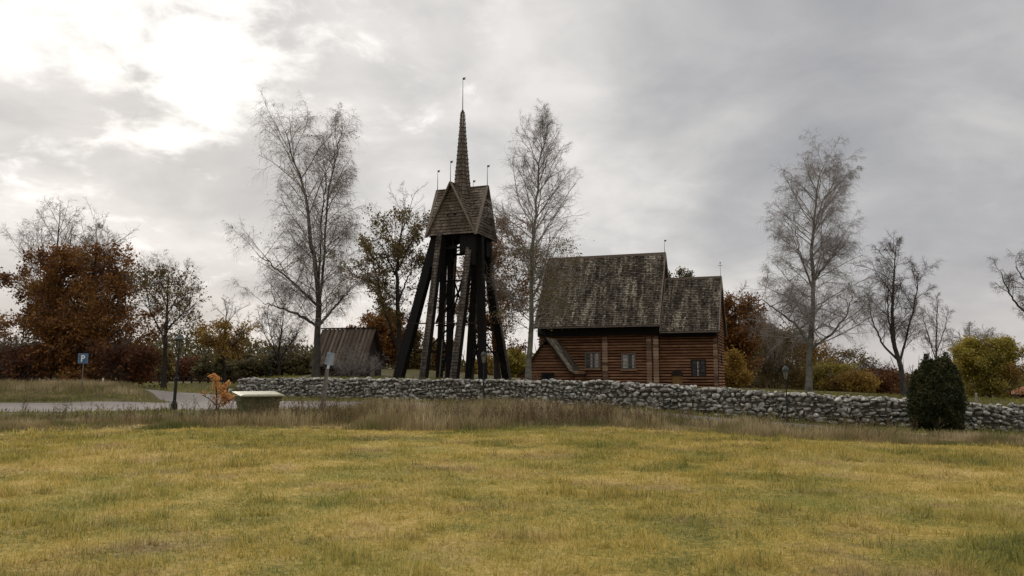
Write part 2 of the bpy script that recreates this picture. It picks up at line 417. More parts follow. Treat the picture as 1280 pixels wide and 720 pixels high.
n = 600000
D = 3.2 + (27 - 3.2) * RNG.random(n) ** 1.15; xx = (RNG.random(n) * 2 - 1) * (.72 * D + 2.2)
k = D < edge_y(xx) + 1.5 * (RNG.random(n) - .3); xx, D = xx[k], D[k]
cl = fbm(xx, D, .7, 9); k = RNG.random(len(xx)) < .5 + cl * .8; xx, D, cl = xx[k], D[k], cl[k]
green = sst(.50, .62, fbm(xx, D, 5, 12))
tu = sst(.55, .75, fbm(xx, D, .35, 14)); hh = (.02 + .06 * RNG.random(len(xx))) * (.25 + 1.1 * cl) * (1 + .5 * green) * (.75 + 1.7 * tu)
blades('field_grass', xx, D, hh,   .0036 + .00062 * D * (.7 + .6 * RNG.random(len(xx))), M['blade'], .9, coh=.32,
       label='short yellow and green grass of the mown field', cat='grass')
# tall unmown grass between field and road
n = 150000
xx = RNG.uniform(-34, 34, n); e = edge_y(xx); d = RNG.random(n)
dep = np.interp(xx, [-34, -9, -6, 0, 9, 14, 34], [6.5, 7, 9.5, 10, 8.5, 6, 5])
yy = e + d * dep - .2
H = np.interp(xx, [-34, -12, -8, -5.5, 0, 4, 9, 14, 34], [.20, .22, .34, .52, .60, .52, .38, .25, .20])
cl = fbm(xx, yy, 1.6, 21)
hh = H * (.15 + 1.35 * sst(.25, .75, cl)) * (.5 + .65 * RNG.random(n)) * (.55 + .45 * sst(0, .22, d)) 
k = (RNG.random(n) < .35 + 1.0 * cl) & (near_line(xx, yy, ROAD) > -.3) & (near_line(xx, yy, [(9, 36.3, 1.6), (20, 32.3, 1.5), (45, 29, 1.5)]) > .1)
xx, yy, hh = xx[k], yy[k], hh[k]
tt = np.clip(RNG.random(len(xx)) * .6 + .35 * sst(.15, .55, hh) + .1 * sst(-14, 2, xx), 0, 1)
blades('tall_grass', xx, yy, hh, .010 + .012 * RNG.random(len(xx)), M['tall'], .32, tint=tt,
       label='tall dry beige grass left standing between field and road', cat='grass')
# mound grass, left
n = 60000
xx = RNG.uniform(-48, -19.5, n); yy = RNG.uniform(44, 62, n)
k = (near_line(xx, yy, ROAD) > .1) & (near_line(xx, yy, LANE) > .2); xx, yy = xx[k], yy[k]
cl = fbm(xx, yy, 1.8, 31); hh = np.where(yy > 49 + 1.5 * cl, .75, .22) * (.5 + .7 * cl) * (.6 + .5 * RNG.random(len(xx))) * np.interp(xx, [-48, -26, -21], [1, .9, .3])
blades('mound_grass', xx, yy, hh, .014 + .014 * RNG.random(len(xx)), M['tall'], .3, tint=np.clip(RNG.random(len(xx)) * .6 + .4 * (hh > .3), 0, 1),
       label='high pale grass on the mound round the parking sign', cat='grass')
# verges: foot of wall and beyond the lane, churchyard
n = 110000
xx = RNG.uniform(-60, 40, n); yy = RNG.uniform(30, 100, n); wy = np.interp(xx, WX, WY)
front = (yy < wy - .35) & (yy > edge_y(xx) + 3)
inside = (yy > wy + .5) & (yy < wy + 14)
k = (front | inside | (xx < -22)) & (near_line(xx, yy, ROAD) > 0) & (near_line(xx, yy, LANE) > 0) & (yy > edge_y(xx) + 4)
xx, yy = xx[k], yy[k]; cl = fbm(xx, yy, 2.2, 41)
wd = np.interp(xx, WX, WY) - yy
hh = (.10 + .16 * cl) * (1 + 1.3 * ((wd > 0) & (wd < 1.4)) * sst(-6, 6, xx)) * (.5 + RNG.random(len(xx)))
blades('verge_grass', xx, yy, hh, .022 + .02 * RNG.random(len(xx)), M['verge'], .4,
       label='green verge grass along road, wall foot and churchyard', cat='grass')

# ------------------------------------------------------------------ stone wall
def ico():
    import bmesh
    bm = bmesh.new(); bmesh.ops.create_icosphere(bm, subdivisions=2, radius=1)
    V = np.array([v.co[:] for v in bm.verts]); Fc = np.array([[v.index for v in f.verts] for f in bm.faces]); bm.free()
    return V, Fc
IV, IF = ico()
def stones(C, S, ROT, seed, power=.8):
    r = np.random.default_rng(seed); n = len(C)
    V = np.sign(IV) * np.abs(IV) ** power; V = V / np.abs(V).max()
    P = np.broadcast_to(V, (n, *V.shape)).copy()
    q = r.normal(0, 1, (n, 3, 7)); q /= np.linalg.norm(q, axis=1)[:, None]   # facet cuts
    for k in range(7):
        dd = np.einsum('nvi,ni->nv', P, q[:, :, k]); cut = np.maximum(dd - .50, 0)
        P -= cut[..., None] * q[:, None, :, k]
    P *= (1 + r.normal(0, .045, (n, len(V), 1)))
    P *= S[:, None] / 2
    t = r.normal(0, .16, n); c, s = np.cos(t), np.sin(t)         # roll in wall plane
    x = P[..., 0] * c[:, None] - P[..., 2] * s[:, None]; z = P[..., 0] * s[:, None] + P[..., 2] * c[:, None]
    y = P[..., 1]; c, s = np.cos(ROT)[:, None], np.sin(ROT)[:, None]
    return np.stack([x * c - y * s, x * s + y * c, z], -1) + C[:, None]
C = []; S = []; ROT = []; T = []
segs = []
for i in range(len(WALL) - 1):
    a, b_ = np.array(WALL[i]), np.array(WALL[i + 1]); segs.append((a, b_, np.linalg.norm(b_ - a)))
total = sum(s[2] for s in segs)
def along(d):
    for i, (a, b_, L) in enumerate(segs):
        if d <= L or i == len(segs) - 1:
            t = d / L; p = a + (b_ - a) * t; z0 = WALLZ[i] + (WALLZ[i + 1] - WALLZ[i]) * t; z1 = WALLT[i] + (WALLT[i + 1] - WALLT[i]) * t
            u = (b_ - a) / L; return p, u, z0, z1
        d -= L
TH = .42
def addstone(d, z, w, h, off, dep=.5, tint=None):
    p, u, z0, z1 = along(min(max(d, 0), total - .01)); nn = np.array([u[1], -u[0]])
    pp = p + nn * off; C.append((pp[0], pp[1], z)); S.append((w, dep, h)); ROT.append(math.atan2(u[1], u[0]))
    T.append(random.random() ** 1.1 if tint is None else tint)
rows = 7
for side in (1, -1):
    for r_ in range(rows):
        d = -random.random() * .2
        while d < total:
            big = 1.25 if r_ < 2 else 1.0
            w = random.uniform(.16, .50) * (big if side > 0 else 1.5)
            p, u, z0, z1 = along(min(max(d + w / 2, 0), total - .01)); hrow = (z1 - z0 + .12) / rows
            z = z0 - .06 + hrow * (r_ + .5) + random.uniform(-.05, .05) + .05 * math.sin(d * 1.7 + r_)
            if random.random() < .22:                           # two small stones instead
                for q in (-1, 1): addstone(d + w / 2, z + q * hrow * .27, w * random.uniform(.8, 1.1), hrow * .62, side * (TH / 2 + random.uniform(-.05, .06)))
            else: addstone(d + w / 2, z, w * random.uniform(1.2, 1.45), hrow * random.uniform(1.2, 1.75), side * (TH / 2 + random.uniform(-.06, .08)))
            d += w
d = 0
while d < total:                                                 # loose top course
    w = random.uniform(.2, .55); p, u, z0, z1 = along(d + w / 2)
    if random.random() < .85: addstone(d + w / 2, z1 + random.uniform(-.03, .08), w * 1.05, random.uniform(.14, .28), random.uniform(-.2, .25), .4)
    d += w
for q in range(14): addstone(-.1, .3 + 1.15 * random.random(), .4, .35, random.uniform(-.3, .3), .45)
C, S, ROT, T = map(np.array, (C, S, ROT, T))
P = stones(C, S, ROT, 3); nv = len(IV); nn = len(C)
FF = (IF[None] + (np.arange(nn) * nv)[:, None, None]).reshape(-1, 3)
wall = np_mesh('stone_wall', P.reshape(-1, 3), FF.ravel(), np.full(len(FF), 3), M['stone'], tint=np.repeat(T, len(IF)))
tag(wall, label='long dry stone wall of grey lichened fieldstones round the churchyard', cat='stone wall')
mb = MB()
for i, (a, b_, L) in enumerate(segs):
    u = (b_ - a) / L; nn_ = np.array([u[1], -u[0]]) * .24
    q = [(*(a + nn_), WALLZ[i] - .3), (*(b_ + nn_), WALLZ[i + 1] - .3), (*(b_ + nn_), WALLT[i + 1] - .06), (*(a + nn_), WALLT[i] - .06)]
    q2 = [(*(a - nn_), WALLZ[i] - .3), (*(b_ - nn_), WALLZ[i + 1] - .3), (*(b_ - nn_), WALLT[i + 1] - .06), (*(a - nn_), WALLT[i] - .06)]
    mb.poly(q); mb.poly(q2[::-1]); mb.poly([q[3], q[2], q2[2], q2[3]])
    if i == 0: mb.poly([q2[0], q[0], q[3], q2[3]])
mb.build('rubble_core', plain('earth_and_rubble', (.085, .075, .058), .95, .4, 5), wall)

# ------------------------------------------------------------------ trees
def tubes(P, Rr, sides):
    N_, n, _ = P.shape
    T_ = np.gradient(P, axis=1); T_ /= np.maximum(np.linalg.norm(T_, axis=2, keepdims=True), 1e-9)
    ref = np.where(np.abs(T_[:, :1, 2:3]) > .8, np.array([[[1., 0, 0]]]), np.array([[[0, 0, 1.]]]))
    A = np.cross(T_, ref); A /= np.maximum(np.linalg.norm(A, axis=2, keepdims=True), 1e-9); B = np.cross(T_, A)
    a = np.arange(sides) * 2 * np.pi / sides
    V = P[:, :, None] + Rr[:, :, None, None] * (A[:, :, None] * np.cos(a)[None, None, :, None] + B[:, :, None] * np.sin(a)[None, None, :, None])
    i = np.arange(N_)[:, None, None] * n * sides + np.arange(n - 1)[None, :, None] * sides
    s = np.arange(sides)[None, None]; s1 = (s + 1) % sides
    Q = np.stack([i + s, i + s1, i + sides + s1, i + sides + s], -1).reshape(-1, 4)
    return V.reshape(-1, 3), Q
def join(parts):
    V = []; Q = []; o = 0
    for v, q in parts: V.append(v); Q.append(q + o); o += len(v)
    return np.concatenate(V), np.concatenate(Q)
def resample(pts, n):
    pts = np.array(pts, float); s = np.concatenate([[0], np.cumsum(np.linalg.norm(np.diff(pts, axis=0), axis=1))]); s /= s[-1]
    t = np.linspace(0, 1, n); Q = np.stack([np.interp(t, s, pts[:, k]) for k in range(3)], 1)
    for _ in range(2): Q[1:-1] = (Q[:-2] + Q[2:] + 2 * Q[1:-1]) / 4
    return Q
def grow(r, S0, D0, L, R0, n, wander, trop, tropgain=0., Rend=.35):
    N_ = len(S0); P = np.empty((N_, n + 1, 3)); P[:, 0] = S0; d = D0.copy()
    for k in range(n):
        d = d + r.normal(0, wander, (N_, 3)); d[:, 2] += trop + tropgain * k
        d /= np.linalg.norm(d, axis=1, keepdims=True); P[:, k + 1] = P[:, k] + d * (L / n)[:, None]
    Rr = R0[:, None] * np.linspace(1, Rend, n + 1)[None]
    return P, Rr
def spawn(r, P, Rr, per, t0, ang, angj, ratio, ratj, L, tipfall=.55, rscale=.55, t1=1.0):
    N_, n, _ = P.shape; t = t0 + (t1 - t0) * (np.arange(per)[None] + r.random((N_, per))) / per; t = np.clip(t, 0, .999)
    f = t * (n - 1); i = f.astype(int); fr = (f - i)[..., None]; I = np.arange(N_)[:, None]
    S0 = P[I, i] * (1 - fr) + P[I, i + 1] * fr
    T_ = P[I, i + 1] - P[I, i]; T_ /= np.maximum(np.linalg.norm(T_, axis=2, keepdims=True), 1e-9)
    rd = r.normal(0, 1, T_.shape); rd -= (rd * T_).sum(2, keepdims=True) * T_; rd /= np.linalg.norm(rd, axis=2, keepdims=True)
    a = np.radians(ang + r.normal(0, angj, t.shape))[..., None]
    D0 = T_ * np.cos(a) + rd * np.sin(a)
    LL = L[:, None] * ratio * (1 - tipfall * (t - t0) / (1 - t0 + 1e-9)) * (1 + r.normal(0, ratj, t.shape))
    RR = (Rr[I, i] * (1 - fr[..., 0]) + Rr[I, i + 1] * fr[..., 0]) * rscale
    return S0.reshape(-1, 3), D0.reshape(-1, 3), np.maximum(LL.ravel(), .05), RR.ravel(), t.ravel()
def leafcloud(r, P0, size, jitter, n_rep=1, flat=0):
    P0 = np.repeat(P0, n_rep, 0); n = len(P0); P0 = P0 + r.normal(0, jitter, P0.shape)
    a = r.normal(0, 1, (n, 3)); a /= np.linalg.norm(a, axis=1, keepdims=True)
    b = r.normal(0, 1, (n, 3)); b -= (a * b).sum(1, keepdims=True) * a; b /= np.linalg.norm(b, axis=1, keepdims=True)
    s = (size * r.uniform(.45, 1.0, n) ** 1.3 * 1.45)[:, None]
    V = np.stack([P0 - a * s, P0 + b * s * .55, P0 + a * s, P0 - b * s * .55], 1)
    return V.reshape(-1, 3), np.arange(4 * n).reshape(-1, 4), r.random(n)

def make_tree(name, label, cat, px, D, stems, seed=1, rad=.25, env=None, crown0=.2, R1=3.5, n1=34, ang1=(65, 32), up1=.05, droop=-.06,
              n2=8, n3=7, n4=0, r2=.42, r3=.45, r4=.5, bark='bark', twig='twig', twr=.009, leaf=None, leaf_n=1, leaf_s=.11, leaf_j=.18, leaf_zone=(0, 1), leaf_keep=1.0,
              group=None, wander=.12, dscale=1.0, lwander=.2, leaf_lvl=3, sweep=1.0, ks=.95):
    r = np.random.default_rng(seed)
    base_px = stems[0][0][0]
    b0 = at(stems[0][0][0], 472, D); bx, by = b0.x, D; bz = tz(bx, by) - .05
    root = empty(name, (bx, by, bz), label=label, cat=cat, group=group)
    o = np.array([bx, by, bz])
    ST = []; y0_ = stems[0][0][1]; stems = [[(qx, y0_ - (y0_ - qy) * ks) for qx, qy in st] for st in stems]
    for k, st in enumerate(stems):
        pts = []
        az = r.uniform(-1, 1)
        for j, (qx, qy) in enumerate(st):
            p = at(qx, qy, D); pts.append((p.x - bx, az * .35 * j * (k > 0) * dscale, p.z - bz))
        if k == 0: pts[0] = (0, 0, 0)
        else: pts[0] = (pts[0][0], 0, pts[0][2])
        ST.append(resample(pts, 22))
    ztop = max(s[-1, 2] for s in ST); 
    parts = []; allS = np.array(ST)
    for s in allS: s[1:-1] += r.normal(0, .015 * ztop * .25, s[1:-1].shape) * np.linspace(.2, 1, 20)[:, None]
    SR = []
    for k, s in enumerate(allS):
        h = np.clip(s[:, 2] / ztop, 0, 1); rr = rad * (1 - h) ** .85 + .016 if k == 0 else rad * .5 * (1 - h[0]) ** .85 * np.linspace(1, .08, len(h)) ** .8 + .012
        if k == 0: rr[0] *= 1.35; rr[1] *= 1.1
        SR.append(rr)
    SR = np.array(SR)
    tr = tubes(allS, SR, 9)
    np_mesh('trunk', tr[0], tr[1].ravel(), np.full(len(tr[1]), 4), M[bark], root, smooth=True)
    # level 1
    ln_ = np.array([np.linalg.norm(np.diff(s, axis=0), axis=1).sum() for s in allS]); S0, D0, RR, LK = [], [], [], []
    for k in range(len(stems)):
        q0, q1, _, q2, qt = spawn(r, allS[k:k + 1], SR[k:k + 1], max(3, int(n1 * ln_[k] / ln_.sum())), 0.0, 50, 8, 1, 0, np.ones(1), 0, .62)
        S0.append(q0); D0.append(q1); RR.append(q2); LK.append(1 - .35 * qt * (k > 0))
    S0, D0, RR, LK = np.concatenate(S0), np.concatenate(D0), np.concatenate(RR), np.concatenate(LK)
    h = S0[:, 2] / ztop; keep = h > crown0
    S0, D0, RR, h, LK = S0[keep], D0[keep], RR[keep], h[keep], LK[keep]
    hc = (h - crown0) / (1 - crown0)
    az = r.random(len(S0)) * 2 * np.pi; a = np.radians(np.interp(hc, [0, 1], ang1) + r.normal(0, 7, len(hc)))
    D0 = np.stack([np.cos(az) * np.sin(a), np.sin(az) * np.sin(a), np.cos(a)], 1)
    ee = np.interp(hc, *(env or ([0, .25, .6, 1], [.8, 1, .75, .15])))
    L1 = R1 * ee * LK * r.uniform(.75, 1.12, len(hc)) / np.maximum(np.sin(a), .55)
    RR = np.minimum(RR, .0075 * L1 + .009)
    P1, Q1 = grow(r, S0, D0, L1, RR, 8, wander, up1, -.012 * sweep)
    parts.append(tubes(P1, Q1, 5))
    S0, D0, L2, RR, _ = spawn(r, P1, Q1, n2, .12, 42, 12, r2, .2, L1)
    P2, Q2 = grow(r, S0, D0, L2, np.maximum(RR, twr * 1.2), 5, wander * 1.2, droop * .4)
    parts.append(tubes(P2, Q2, 4))
    S0, D0, L3, RR, _ = spawn(r, P2, Q2, n3, .1, 45, 14, r3, .25, L2, .4, .6)
    P3, Q3 = grow(r, S0, D0, L3, np.maximum(np.minimum(RR, twr * 1.1), twr), 4, lwander, droop, droop * .5, .5)
    parts.append(tubes(P3, Q3, 3)); last = P3
    if n4:
        S0, D0, L4, RR, _ = spawn(r, P3, Q3, n4, .1, 40, 15, r4, .3, L3, .2, .8)
        P4, Q4 = grow(r, S0, D0, np.maximum(L4, .25), np.full(len(L4), twr * .62), 3, lwander, droop * 2, droop, .5)
        parts.append(tubes(P4, Q4, 3)); last = P4
    v, q = join(parts)
    np_mesh('branches', v, q.ravel(), np.full(len(q), 4), M[twig], root, smooth=True)
    if leaf:
        src = np.concatenate([P3[:, 1:].reshape(-1, 3), last[:, -1]]) if leaf_lvl == 3 else last.reshape(-1, 3)
        zz = src[:, 2] / ztop; k = (zz >= leaf_zone[0]) & (zz <= leaf_zone[1])
        cl = fbm(src[:, 0] + src[:, 2] * .7, src[:, 1] - src[:, 2], 1.4, seed)
        k &= r.random(len(zz)) < leaf_keep * (.12 + 1.75 * sst(.36, .62, cl)); src = src[k]
        v, q, t = leafcloud(r, src, leaf_s, leaf_j, leaf_n)
        np_mesh('foliage', v, q.ravel(), np.full(len(q), 4), M[leaf], root, tint=t)
    return root

BG = 'bare birches along the churchyard'
make_tree('birch_tree', 'tallest bare birch, with hanging twigs and a forked trunk, left of the bell tower', 'tree', 395, 66,
    [[(395, 472), (396, 430), (398, 380), (398, 340), (391, 294), (385, 239), (378, 194), (364, 155), (357, 128)],
     [(398, 378), (405, 322), (408, 267), (412, 211), (422, 167), (431, 126)],
     [(397, 350), (400, 290), (401, 240), (405, 195), (402, 165)],
     [(396, 400), (375, 385), (345, 372), (328, 368)],
     [(397, 372), (372, 345), (345, 318), (325, 300)],
     [(398, 400), (420, 372), (440, 345)]],
    seed=3, ks=.895, rad=.29, R1=3.4, env=([0, .15, .5, .85, 1], [.9, 1.05, 1.0, .85, .5]), crown0=.17, n1=120, ang1=(58, 28), up1=.05, droop=-.12, n2=9, n3=6, n4=5, r2=.46, r3=.5, r4=1.25, twr=.0070, wander=.08, lwander=.12, bark='bark_grey', twig='twig_pale',
    leaf='amber', leaf_keep=.05, leaf_s=.07)
make_tree('birch_tree', 'slender birch with a pale trunk in front of the church, yellow leaves low down', 'tree', 660, 57,
    [[(660, 480), (662, 440), (664, 400), (665, 330), (669, 255), (674, 190), (677, 160), (684, 142)]],
    seed=8, ks=.93, rad=.20, R1=4.0, env=([0, .2, .5, .75, 1], [.9, 1.0, .85, .55, .28]), crown0=.2, n1=96, ang1=(66, 32), up1=.09, droop=-.02, n2=9, n3=7, n4=4, r2=.46, r3=.46, r4=.9, twr=.0058, wander=.08, lwander=.14, bark='birch', twig='twig_pale',
    leaf='olive', leaf_zone=(.15, .54), leaf_keep=.5, leaf_s=.07, leaf_j=.2, leaf_n=1)
make_tree('birch_tree', 'tall bare birch with a crooked pale trunk right of the church', 'tree', 1010, 52,
    [[(1010, 496), (1012, 440), (1013, 420), (1017, 370), (1017, 320), (1014, 285), (1020, 250), (1021, 215), (1020, 198), (1030, 182)],
     [(1014, 285), (1024, 250), (1033, 225), (1045, 203), (1066, 197)],
     [(1012, 425), (992, 395), (965, 373), (950, 365)],
     [(1012, 432), (1040, 410), (1055, 385), (1062, 360)],
     [(1016, 350), (1000, 310), (990, 270)],
     [(1017, 340), (1040, 305), (1050, 285)]],
    seed=5, ks=.92, rad=.20, R1=3.2, env=([0, .2, .4, .7, 1], [1.15, 1.2, .9, .8, .45]), crown0=.2, n1=126, ang1=(72, 35), up1=.05, droop=-.10, n2=8, n3=6, n4=5, r2=.48, r3=.5, r4=1.15, twr=.0062, wander=.09, lwander=.13, bark='birch', twig='twig_pale',
    leaf='olive', leaf_zone=(0, .55), leaf_keep=.03, leaf_s=.06)
make_tree('birch_tree', 'small bare tree with an open vase shaped crown between the tall birch and the juniper', 'tree', 1129, 52,
    [[(1129, 500), (1128, 470), (1125, 450), (1117, 430), (1115, 385), (1117, 335), (1120, 300)],
     [(1125, 450), (1106, 428), (1096, 395), (1093, 370)], [(1125, 450), (1133, 410), (1140, 370), (1143, 335)], [(1117, 430), (1108, 390), (1106, 350)]],
    seed=12, ks=.955, rad=.17, R1=1.7, env=([0, .3, .7, 1], [.7, 1, .9, .4]), crown0=.3, n1=64, ang1=(45, 30), up1=.05, droop=-.03, n2=9, n3=7, n4=3, r3=.5, r4=.8, twr=.0072, bark='bark_grey', twig='twig')
make_tree('bare_tree', 'bare tree reaching in from the right edge with knobbly hanging twigs', 'tree', 1322, 40,
    [[(1322, 520), (1320, 460), (1312, 410), (1300, 360), (1302, 320), (1306, 285)], [(1312, 412), (1292, 388), (1275, 376), (1262, 352), (1256, 330)], [(1300, 370), (1285, 345), (1274, 322)], [(1310, 390), (1335, 360), (1350, 320)]],
    seed=21, rad=.22, R1=1.25, env=([0, .3, .7, 1], [.6, 1, 1, .5]), crown0=.42, n1=60, ang1=(70, 35), up1=.02, droop=-.08, n2=8, n3=6, n4=2, r3=.5, r4=.7, twr=.006, bark='bark', twig='twig')
make_tree('bare_tree', 'bare birch rising behind the rust coloured oak at far left', 'tree', 75, 96,
    [[(75, 472), (70, 400), (68, 345), (72, 300), (76, 252)], [(70, 380), (45, 330), (30, 300)], [(69, 350), (52, 300), (50, 270)], [(70, 340), (88, 300), (90, 268)], [(70, 390), (40, 370), (12, 350)]],
    seed=31, rad=.28, R1=4.6, env=([0, .3, .7, 1], [.8, 1, .75, .3]), crown0=.3, n1=70, ang1=(55, 28), up1=.05, droop=-.05, n2=8, n3=7, n4=2, r3=.5, r4=.7, twr=.0105, twig='twig_pale')
make_tree('bare_tree', 'fine twigged bare treetop between far birch and rust oak crown', 'tree', 122, 98,
    [[(122, 472), (120, 360), (118, 320), (122, 272)], [(120, 350), (135, 300), (134, 280)], [(120, 340), (105, 300), (104, 285)]],
    seed=33, rad=.22, R1=2.9, crown0=.45, n1=44, ang1=(45, 28), droop=-.04, n2=8, n3=7, n4=2, r3=.5, r4=.7, twr=.0105, twig='twig_pale')
make_tree('oak_tree', 'broad oak with dense rust brown leaves at the left', 'tree', 107, 84,
    [[(107, 472), (108, 430), (112, 400), (119, 370), (117, 330), (122, 300)], [(110, 415), (80, 405), (45, 410), (15, 400)], [(112, 405), (85, 360), (65, 335)], [(115, 395), (145, 365), (165, 350)],
     [(110, 420), (140, 412), (172, 400)], [(117, 350), (135, 320), (140, 305)], [(112, 400), (60, 372), (25, 355)]],
    seed=41, rad=.5, R1=4.5, env=([0, .3, .7, 1], [1.15, 1.25, .95, .55]), crown0=.04, n1=130, ang1=(104, 32), up1=.02, droop=-.02, n2=8, n3=7, r2=.45, r3=.45, twr=.012,
    leaf='oak', leaf_n=2, leaf_s=.14, leaf_j=.28, leaf_keep=.8)
make_tree('oak_tree', 'dark stemmed tree with thin brown green leaves behind the left street lamp', 'tree', 206, 78,
    [[(205, 476), (206, 433), (209, 388), (210, 343), (212, 330)], [(207, 425), (190, 385), (185, 345)], [(208, 410), (232, 385), (245, 362)], [(209, 390), (228, 350), (232, 335)], [(209, 380), (196, 345), (198, 330)]],
    seed=43, rad=.24, R1=3.5, env=([0, .3, .7, 1], [1, 1, .85, .4]), crown0=.3, n1=56, ang1=(65, 35), droop=-.01, n2=7, n3=7, n4=2, r3=.5, twr=.009, leaf='olive', leaf_n=1, leaf_s=.12, leaf_j=.2, leaf_keep=.28)
make_tree('oak_tree', 'low spreading tree with yellow brown leaves left of the tall birch', 'tree', 281, 88,
    [[(281, 474), (280, 440), (281, 410), (284, 378)], [(280, 445), (262, 425), (250, 405)], [(280, 440), (300, 420), (308, 400)]],
    seed=45, rad=.22, R1=2.9, env=([0, .3, .7, 1], [1, 1, .7, .3]), crown0=.25, n1=40, ang1=(75, 30), n2=7, n3=7, r3=.5, twr=.010, leaf='amber', leaf_n=2, leaf_s=.13, leaf_j=.25, leaf_keep=.40, leaf_zone=(.25, .8))
make_tree('bare_tree', 'leafless bushy tree left of the tall birch trunk above the wall', 'tree', 350, 92,
    [[(350, 472), (348, 440), (352, 410), (356, 375)], [(348, 445), (330, 415), (322, 395)], [(349, 450), (368, 420), (380, 395)], [(348, 455), (338, 410), (336, 385)]],
    seed=47, rad=.16, R1=2.7, crown0=.15, n1=60, ang1=(55, 25), n2=8, n3=7, n4=1, r3=.5, r4=.7, twr=.011, leaf='olive', leaf_keep=.10, leaf_s=.12, leaf_zone=(0, .6))
make_tree('oak_tree', 'dark leaning tree with few leaves just left of the bell tower', 'tree', 499, 74,
    [[(500, 478), (499, 420), (497, 370), (496, 320), (502, 275), (508, 250)], [(499, 440), (485, 395), (469, 355), (447, 339), (437, 332)], [(497, 375), (510, 340), (525, 315)], [(496, 340), (480, 305), (470, 285)], [(497, 330), (512, 295), (525, 270)], [(480, 380), (470, 330), (462, 300)]],
    seed=51, rad=.30, R1=3.0, env=([0, .3, .7, 1], [.8, 1, .9, .5]), crown0=.3, n1=84, ang1=(70, 35), droop=-.01, n2=7, n3=7, n4=2, r3=.5, twr=.008, leaf='olive', leaf_n=1, leaf_s=.11, leaf_j=.22, leaf_keep=.55)
make_tree('oak_tree', 'brown leaved tree behind the right legs of the bell tower', 'tree', 622, 76,
    [[(622, 478), (618, 420), (612, 370), (608, 320), (618, 275), (626, 262)], [(615, 400), (640, 370), (650, 340)], [(612, 375), (590, 350), (575, 330)], [(610, 340), (635, 310), (645, 290)], [(616, 410), (585, 395), (560, 380)]],
    seed=53, rad=.28, R1=3.0, env=([0, .3, .7, 1], [1, 1, .9, .5]), crown0=.15, n1=80, ang1=(75, 35), n2=7, n3=7, r3=.5, twr=.009, leaf='oak', leaf_n=2, leaf_s=.11, leaf_j=.25, leaf_keep=.48)
make_tree('maple_tree', 'orange brown tree behind the small hut and left of the bell tower', 'tree', 478, 98,
    [[(478, 474), (478, 440), (480, 415), (482, 388)], [(478, 450), (465, 430), (458, 410)], [(478, 450), (492, 430), (500, 405)]],
    seed=55, rad=.2, R1=2.9, crown0=.05, n1=50, ang1=(70, 30), n2=7, n3=7, r3=.5, twr=.01, leaf='oak', leaf_n=3, leaf_s=.15, leaf_j=.3, leaf_keep=.8)
make_tree('oak_tree', 'rust leaved tree right beside the east end of the church', 'tree', 922, 82,
    [[(922, 488), (922, 450), (920, 410), (918, 365)], [(922, 450), (938, 425), (945, 400)], [(922, 440), (905, 410), (902, 385)], [(921, 420), (932, 390), (934, 370)]],
    seed=57, rad=.26, R1=2.5, env=([0, .3, .7, 1], [1, 1, .8, .5]), crown0=.12, n1=64, ang1=(70, 35), n2=7, n3=7, r3=.5, twr=.010, leaf='oak', leaf_n=2, leaf_s=.14, leaf_j=.28, leaf_keep=.75)
make_tree('oak_tree', 'sparse leaved treetop rising behind the chancel roof', 'tree', 850, 90,
    [[(850, 484), (850, 420), (848, 370), (849, 330)], [(850, 380), (862, 345), (864, 332)], [(850, 380), (838, 350), (836, 338)]],
    seed=59, rad=.24, R1=1.9, crown0=.5, n1=34, ang1=(65, 35), n2=7, n3=7, r3=.5, twr=.009, leaf='hedge', leaf_n=1, leaf_s=.12, leaf_j=.22, leaf_keep=.8)
make_tree('bare_tree', 'thin bare poplar like tree left of the yellow green tree', 'tree', 1170, 85,
    [[(1170, 498), (1170, 440), (1171, 400), (1172, 362)], [(1170, 450), (1160, 410), (1155, 385)], [(1170, 440), (1182, 405), (1187, 380)]],
    seed=61, rad=.14, R1=2.0, crown0=.15, n1=44, ang1=(45, 25), n2=7, n3=5, n4=1, r3=.5, twr=.011, twig='twig_pale')
make_tree('bare_tree', 'low round bare tree behind the yellow green tree', 'tree', 1212, 95,
    [[(1212, 500), (1212, 450), (1212, 405)], [(1212, 460), (1195, 430), (1188, 412)], [(1212, 460), (1230, 430), (1236, 415)]],
    seed=63, rad=.16, R1=2.6, crown0=.2, n1=50, ang1=(60, 25), n2=8, n3=7, n4=1, r3=.5, twr=.011, twig='twig_pale')
make_tree('willow_tree', 'round yellow green tree behind the wall right of the juniper', 'tree', 1236, 72,
    [[(1236, 506), (1236, 470), (1237, 445), (1238, 422)], [(1236, 480), (1216, 460), (1206, 440)], [(1236, 480), (1256, 462), (1266, 442)], [(1236, 480), (1222, 450), (1220, 432)], [(1236, 475), (1250, 450), (1254, 430)]],
    seed=65, rad=.16, R1=1.9, env=([0, .3, .7, 1], [1.35, 1.25, .95, .5]), crown0=.02, n1=110, ang1=(95, 30), n2=8, n3=7, r3=.5, twr=.008, leaf='yellow', leaf_n=3, leaf_s=.09, leaf_j=.25, leaf_keep=1.3)
make_tree('small_tree', 'thin pale leaved sapling at the corner of the red cottage', 'tree', 1262, 70,
    [[(1262, 506), (1262, 480), (1265, 455)], [(1262, 485), (1275, 465), (1280, 452)]],
    seed=67, rad=.07, R1=1.2, crown0=.1, n1=26, n2=7, n3=6, twr=.008, twig='twig_pale', leaf='amber', leaf_s=.09, leaf_keep=.45)

